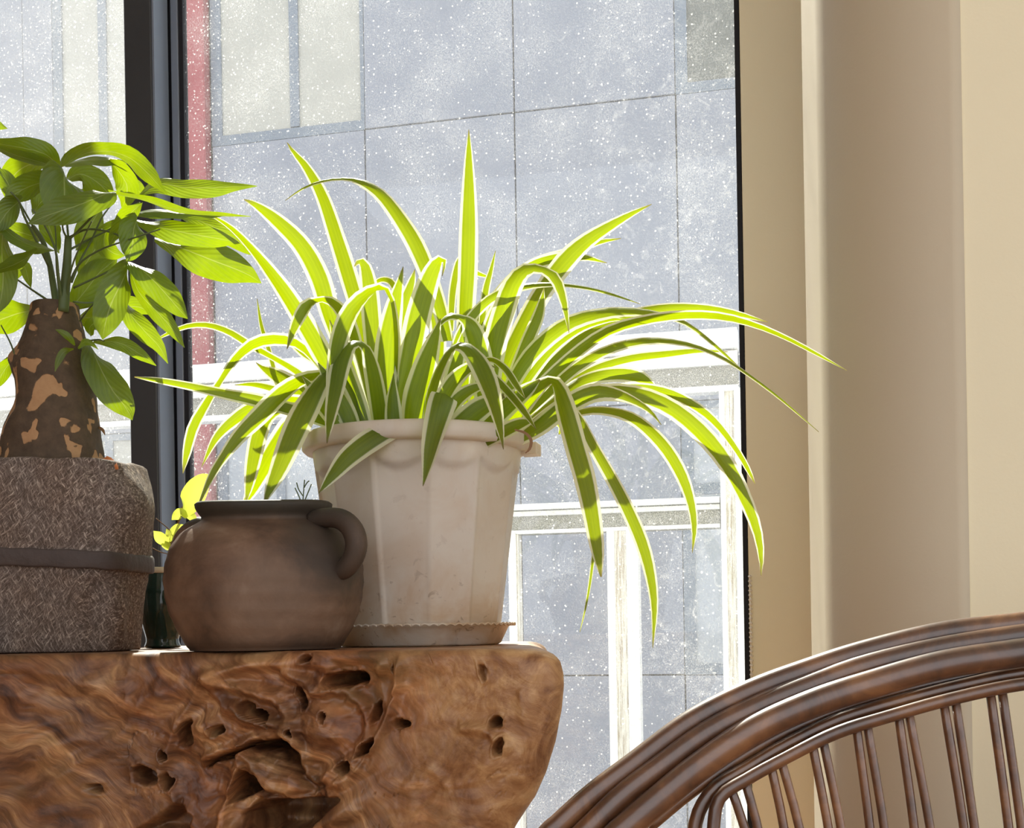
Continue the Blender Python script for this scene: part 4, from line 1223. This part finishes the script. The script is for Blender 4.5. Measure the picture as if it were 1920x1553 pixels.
# ================================================================== SMALL GLAZED POT WITH SEEDLING
DG = 1.50
gc = at(305, 1216, DG); gc[2] = TABLE_Z + 0.0005
sg_ = FPX / DG
glz = thing('potted_seedling', gc, 'tiny dark green glazed pot with a yellow green seedling behind the clay jar', 'potted plant')
prof = smooth_prof([(0, 0), (30/sg_, 0), (33/sg_, 4/sg_), (30/sg_, 16/sg_), (36/sg_, 40/sg_), (45/sg_, 75/sg_), (46/sg_, 105/sg_), (40/sg_, 132/sg_), (37/sg_, 142/sg_), (34/sg_, 142/sg_), (34/sg_, 125/sg_), (0, 122/sg_)], 50)
V, Fc = lathe_geo(prof, gc, 48)
gp = mesh('pot', V, Fc, M['glaze'], glz, True)
V, Fc = lathe_geo([(34/sg_, 139/sg_), (40/sg_, 139/sg_), (41/sg_, 144/sg_), (40/sg_, 150/sg_), (34/sg_, 150/sg_), (34/sg_, 139/sg_)], gc, 48)
mesh('rim', V, Fc, M['cream_glaze'], gp, True)
V, Fc = lathe_geo([(0, 147/sg_), (34/sg_, 146/sg_), (34/sg_, 138/sg_), (0, 138/sg_)], gc, 24)
mesh('soil', V, Fc, M['dry'], glz, True)
for w, pts in ((4, [(318,1066),(322,1020),(332,985),(345,955)]), (2, [(322,1020),(312,1010)]), (2, [(325,1000),(308,985),(292,972)]), (2, [(318,1040),(300,1035),(286,1028)]), (3, [(332,985),(338,968),(342,950)])):
    V, Fc = tube_geo(crom(np.array([at(x, y, DG) for x, y in pts]), 10), w * 0.5 / sg_, 6)
    mesh('stem', V, Fc, M['dry'], glz, True)
for i, (a, b, pts) in enumerate([(-0.01,-0.03,[(342,965,6),(352,945,38),(366,922,44),(382,900,28),(392,890,2)]), (-0.02,-0.03,[(348,972,4),(340,962,18),(330,968,16),(322,975,1)]), (0,-0.01,[(318,1012,4),(326,1000,22),(338,992,22),(348,985,1)]),
        (0,-0.01,[(316,1030,4),(308,1018,18),(298,1006,20),(288,996,1)]), (0,0.01,[(320,1030,4),(312,1020,20),(318,1006,22),(312,992,1)]), (0,0.0,[(318,1035,4),(330,1026,16),(338,1018,12),(345,1016,1)]), (-0.01,-0.02,[(342,955,3),(352,962,16),(362,972,14),(366,985,1)])]):
    V, Fc, UVs = ribbon(pts, DG + a, DG + b, None, 14, 5, 0.3, 1, 1, 0.1, 300 + i)
    mesh('leaf', V, Fc, M['seedling'], glz, True, UVs)

# ================================================================== RATTAN CHAIR
DC = 0.80
spc = FPX / DC
MIR = 2060.0
E1 = [(1009,1553),(1093,1477),(1176,1414),(1283,1335),(1396,1277),(1509,1235),(1616,1201),(1763,1166),(1920,1147)]
E2 = [(1073,1553),(1151,1477),(1225,1420),(1320,1352),(1421,1301),(1519,1262),(1616,1228),(1763,1193),(1920,1169)]
E3 = [(1132,1553),(1220,1477),(1298,1414),(1401,1345),(1509,1296),(1616,1260),(1763,1220),(1920,1196)]
cb = at(MIR, 1553, DC + 0.25); 
chair = thing('rattan_chair', (cb[0], cb[1], 0.0), 'dark lacquered rattan chair with a curved triple pole back and paired spindles', 'chair')
def pole_line(E, half, extra_low):
    E = np.array(E, float)
    Q = crom(E, 40)
    T = np.gradient(Q, axis=0); T /= np.linalg.norm(T, axis=1)[:, None]
    Nn = np.stack([-T[:, 1], T[:, 0]], axis=1)
    Nn[Nn[:, 1] < 0] *= -1
    C = Q + Nn * half
    low = np.array([[C[0, 0] - 62, C[0, 1] + 75], [C[0, 0] - 105, C[0, 1] + 160], [C[0, 0] - 120, C[0, 1] + 320], [C[0, 0] - 118, 3250 if extra_low else 2160]])
    left = np.vstack([low[::-1], C])
    apex = np.array([[MIR, C[-1, 1] - 9.0]])
    right = left[::-1].copy(); right[:, 0] = 2 * MIR - right[:, 0]
    return crom(np.vstack([left, apex, right]), 150)
ZF = 0.0
for k, (E, half, rad, dd) in enumerate(((E1, 23, 23.5, 0.017), (E2, 23, 23.5, 0.0075), (E3, 27, 27.5, -0.003))):
    L = pole_line(E, half, k == 1)
    P = np.array([at(x, y, DC + dd) for x, y in L])
    P[:, 2] = np.maximum(P[:, 2], 0.0 if k == 1 else 0.40)
    V, Fc = tube_geo(P, rad / spc, 18)
    mesh('back_pole', V, Fc, M['rattan'], chair, True)
I1 = [(1302,1640),(1303,1553),(1318,1507),(1347,1472),(1396,1443),(1470,1399),(1567,1352),(1665,1321),(1788,1289),(1920,1262)]
I2 = [(1338,1640),(1338,1553),(1350,1496),(1401,1461),(1470,1423),(1567,1375),(1665,1344),(1788,1310),(1920,1283)]
for E, rad, dd, lowy in ((I1, 13.5, 0.006, 2100), (I2, 12.5, -0.002, 2100)):
    C = np.array(E, float)
    left = np.vstack([[[C[0, 0] + 30, lowy]], C]); right = left[::-1].copy(); right[:, 0] = 2*MIR - right[:, 0]
    L = crom(np.vstack([left, [[MIR, C[-1, 1] - 9]], right]), 120)
    P = np.array([at(x, y, DC + dd) for x, y in L])
    V, Fc = tube_geo(P, rad / spc, 14)
    mesh('inner_hoop', V, Fc, M['rattan'], chair, True)
# pole added to fill the gap of plain shade between bundle and hoop
E4 = [(1215,1550),(1290,1488),(1375,1428),(1470,1373),(1567,1331),(1665,1300),(1788,1271),(1920,1246)]
left = np.array(E4, float); right = left[::-1].copy(); right[:, 0] = 2*MIR - right[:, 0]
L = crom(np.vstack([left, [[MIR, left[-1, 1] - 9]], right]), 110)
V, Fc = tube_geo(np.array([at(x, y, DC + 0.012) for x, y in L]), 14 / spc, 12)
mesh('shade_filler_pole', V, Fc, M['rattan'], chair, True)
SPN = [((1367,1476),(1396,1553)),((1394,1461),(1421,1553)),((1443,1430),(1470,1553)),((1462,1422),(1499,1553)),((1521,1390),(1553,1553)),((1541,1383),(1577,1553)),((1604,1356),(1631,1553)),((1624,1353),(1658,1553)),
       ((1683,1336),(1714,1553)),((1702,1331),(1744,1553)),((1768,1317),(1807,1553)),((1790,1312),(1827,1553)),((1856,1300),(1891,1553)),((1878,1297),(1915,1553))]
SPN += [((1946,1285),(1968,1553)),((1966,1283),(1988,1553))]
for (a, b) in SPN:
    for mir in (False, True):
        (x0, y0), (x1, y1) = a, b
        sl_ = (x1 - x0) / (y1 - y0)
        yend = 2080
        xe = x1 + sl_ * (yend - y1) * 0.55
        pts = [(x0, y0 - 6), (x1, y1), (x1 + (xe - x1) * 0.3, y1 + (yend - y1) * 0.27), (xe, yend)]
        if mir: pts = [(2*MIR - x, y) for x, y in pts]
        Q = crom(np.array(pts, float), 14)
        V, Fc = tube_geo(np.array([at(x, y, DC) for x, y in Q]), 8.8 / spc, 10)
        mesh('spindle', V, Fc, M['rattan'], chair, True)
# seat ring, woven seat and legs (below the frame)
hwid = (MIR - 930) / spc
sc0 = at(MIR, 2150, DC); zs_ = 0.42
sc0[2] = zs_
fwd = -F  # the chair faces the room
ring = []
for k in range(49):
    a = 2*math.pi*k/48
    ring.append(sc0 + F * (-0.20) * -1 + R * math.cos(a) * hwid * 0.93 + F * math.sin(a) * 0.24)
V, Fc = tube_geo(ring, 0.014, 10, False)
mesh('seat_ring', V, Fc, M['rattan'], chair, True)
Vs = [sc0 + F*0.20 + np.array([0, 0, -0.004])]; 
for k in range(48): Vs.append(np.array(ring[k]))
mesh('seat', Vs, [(0, 1 + k, 1 + (k+1) % 48) for k in range(48)], M['rattan'], chair, True)
for sx in (-1, 1):
    for sy in (-1, 1):
        top = sc0 + F*0.20 + R * sx * hwid * 0.72 + F * sy * 0.15
        bot = top + R * sx * 0.03 + F * sy * 0.03; bot[2] = 0.0
        V, Fc = tube_geo(crom(np.array([top, (top+bot)/2, bot]), 8), 0.014, 10)
        mesh('leg', V, Fc, M['rattan'], chair, True)

# ================================================================== BLIND CHAIN
chn = thing('bead_chain', at(1408, 1085, 1.98), 'white beaded blind chain hanging beside the black window edge', 'blind chain')
mb = MB()
xb_ = lx(1408, YJ)
z0 = float(at(1410, 1082, 1.99)[2]); 
nb = 44
for k in range(nb):
    V, Fc = lathe_geo([(0.0003, -0.0027), (0.0020, -0.0017), (0.0033, 0.0), (0.0020, 0.0017), (0.0003, 0.0027)], (xb_, YJ - 0.006, z0 - k * 0.0072), 8)
    mb.add(V, Fc)
mb.tube([(xb_, YJ - 0.006, z0 + 0.002), (xb_, YJ - 0.006, z0 - nb * 0.0072)], 0.0007, 5)
bd = mb.build('beads', M['bead'], chn, True); bd['kind'] = 'stuff'
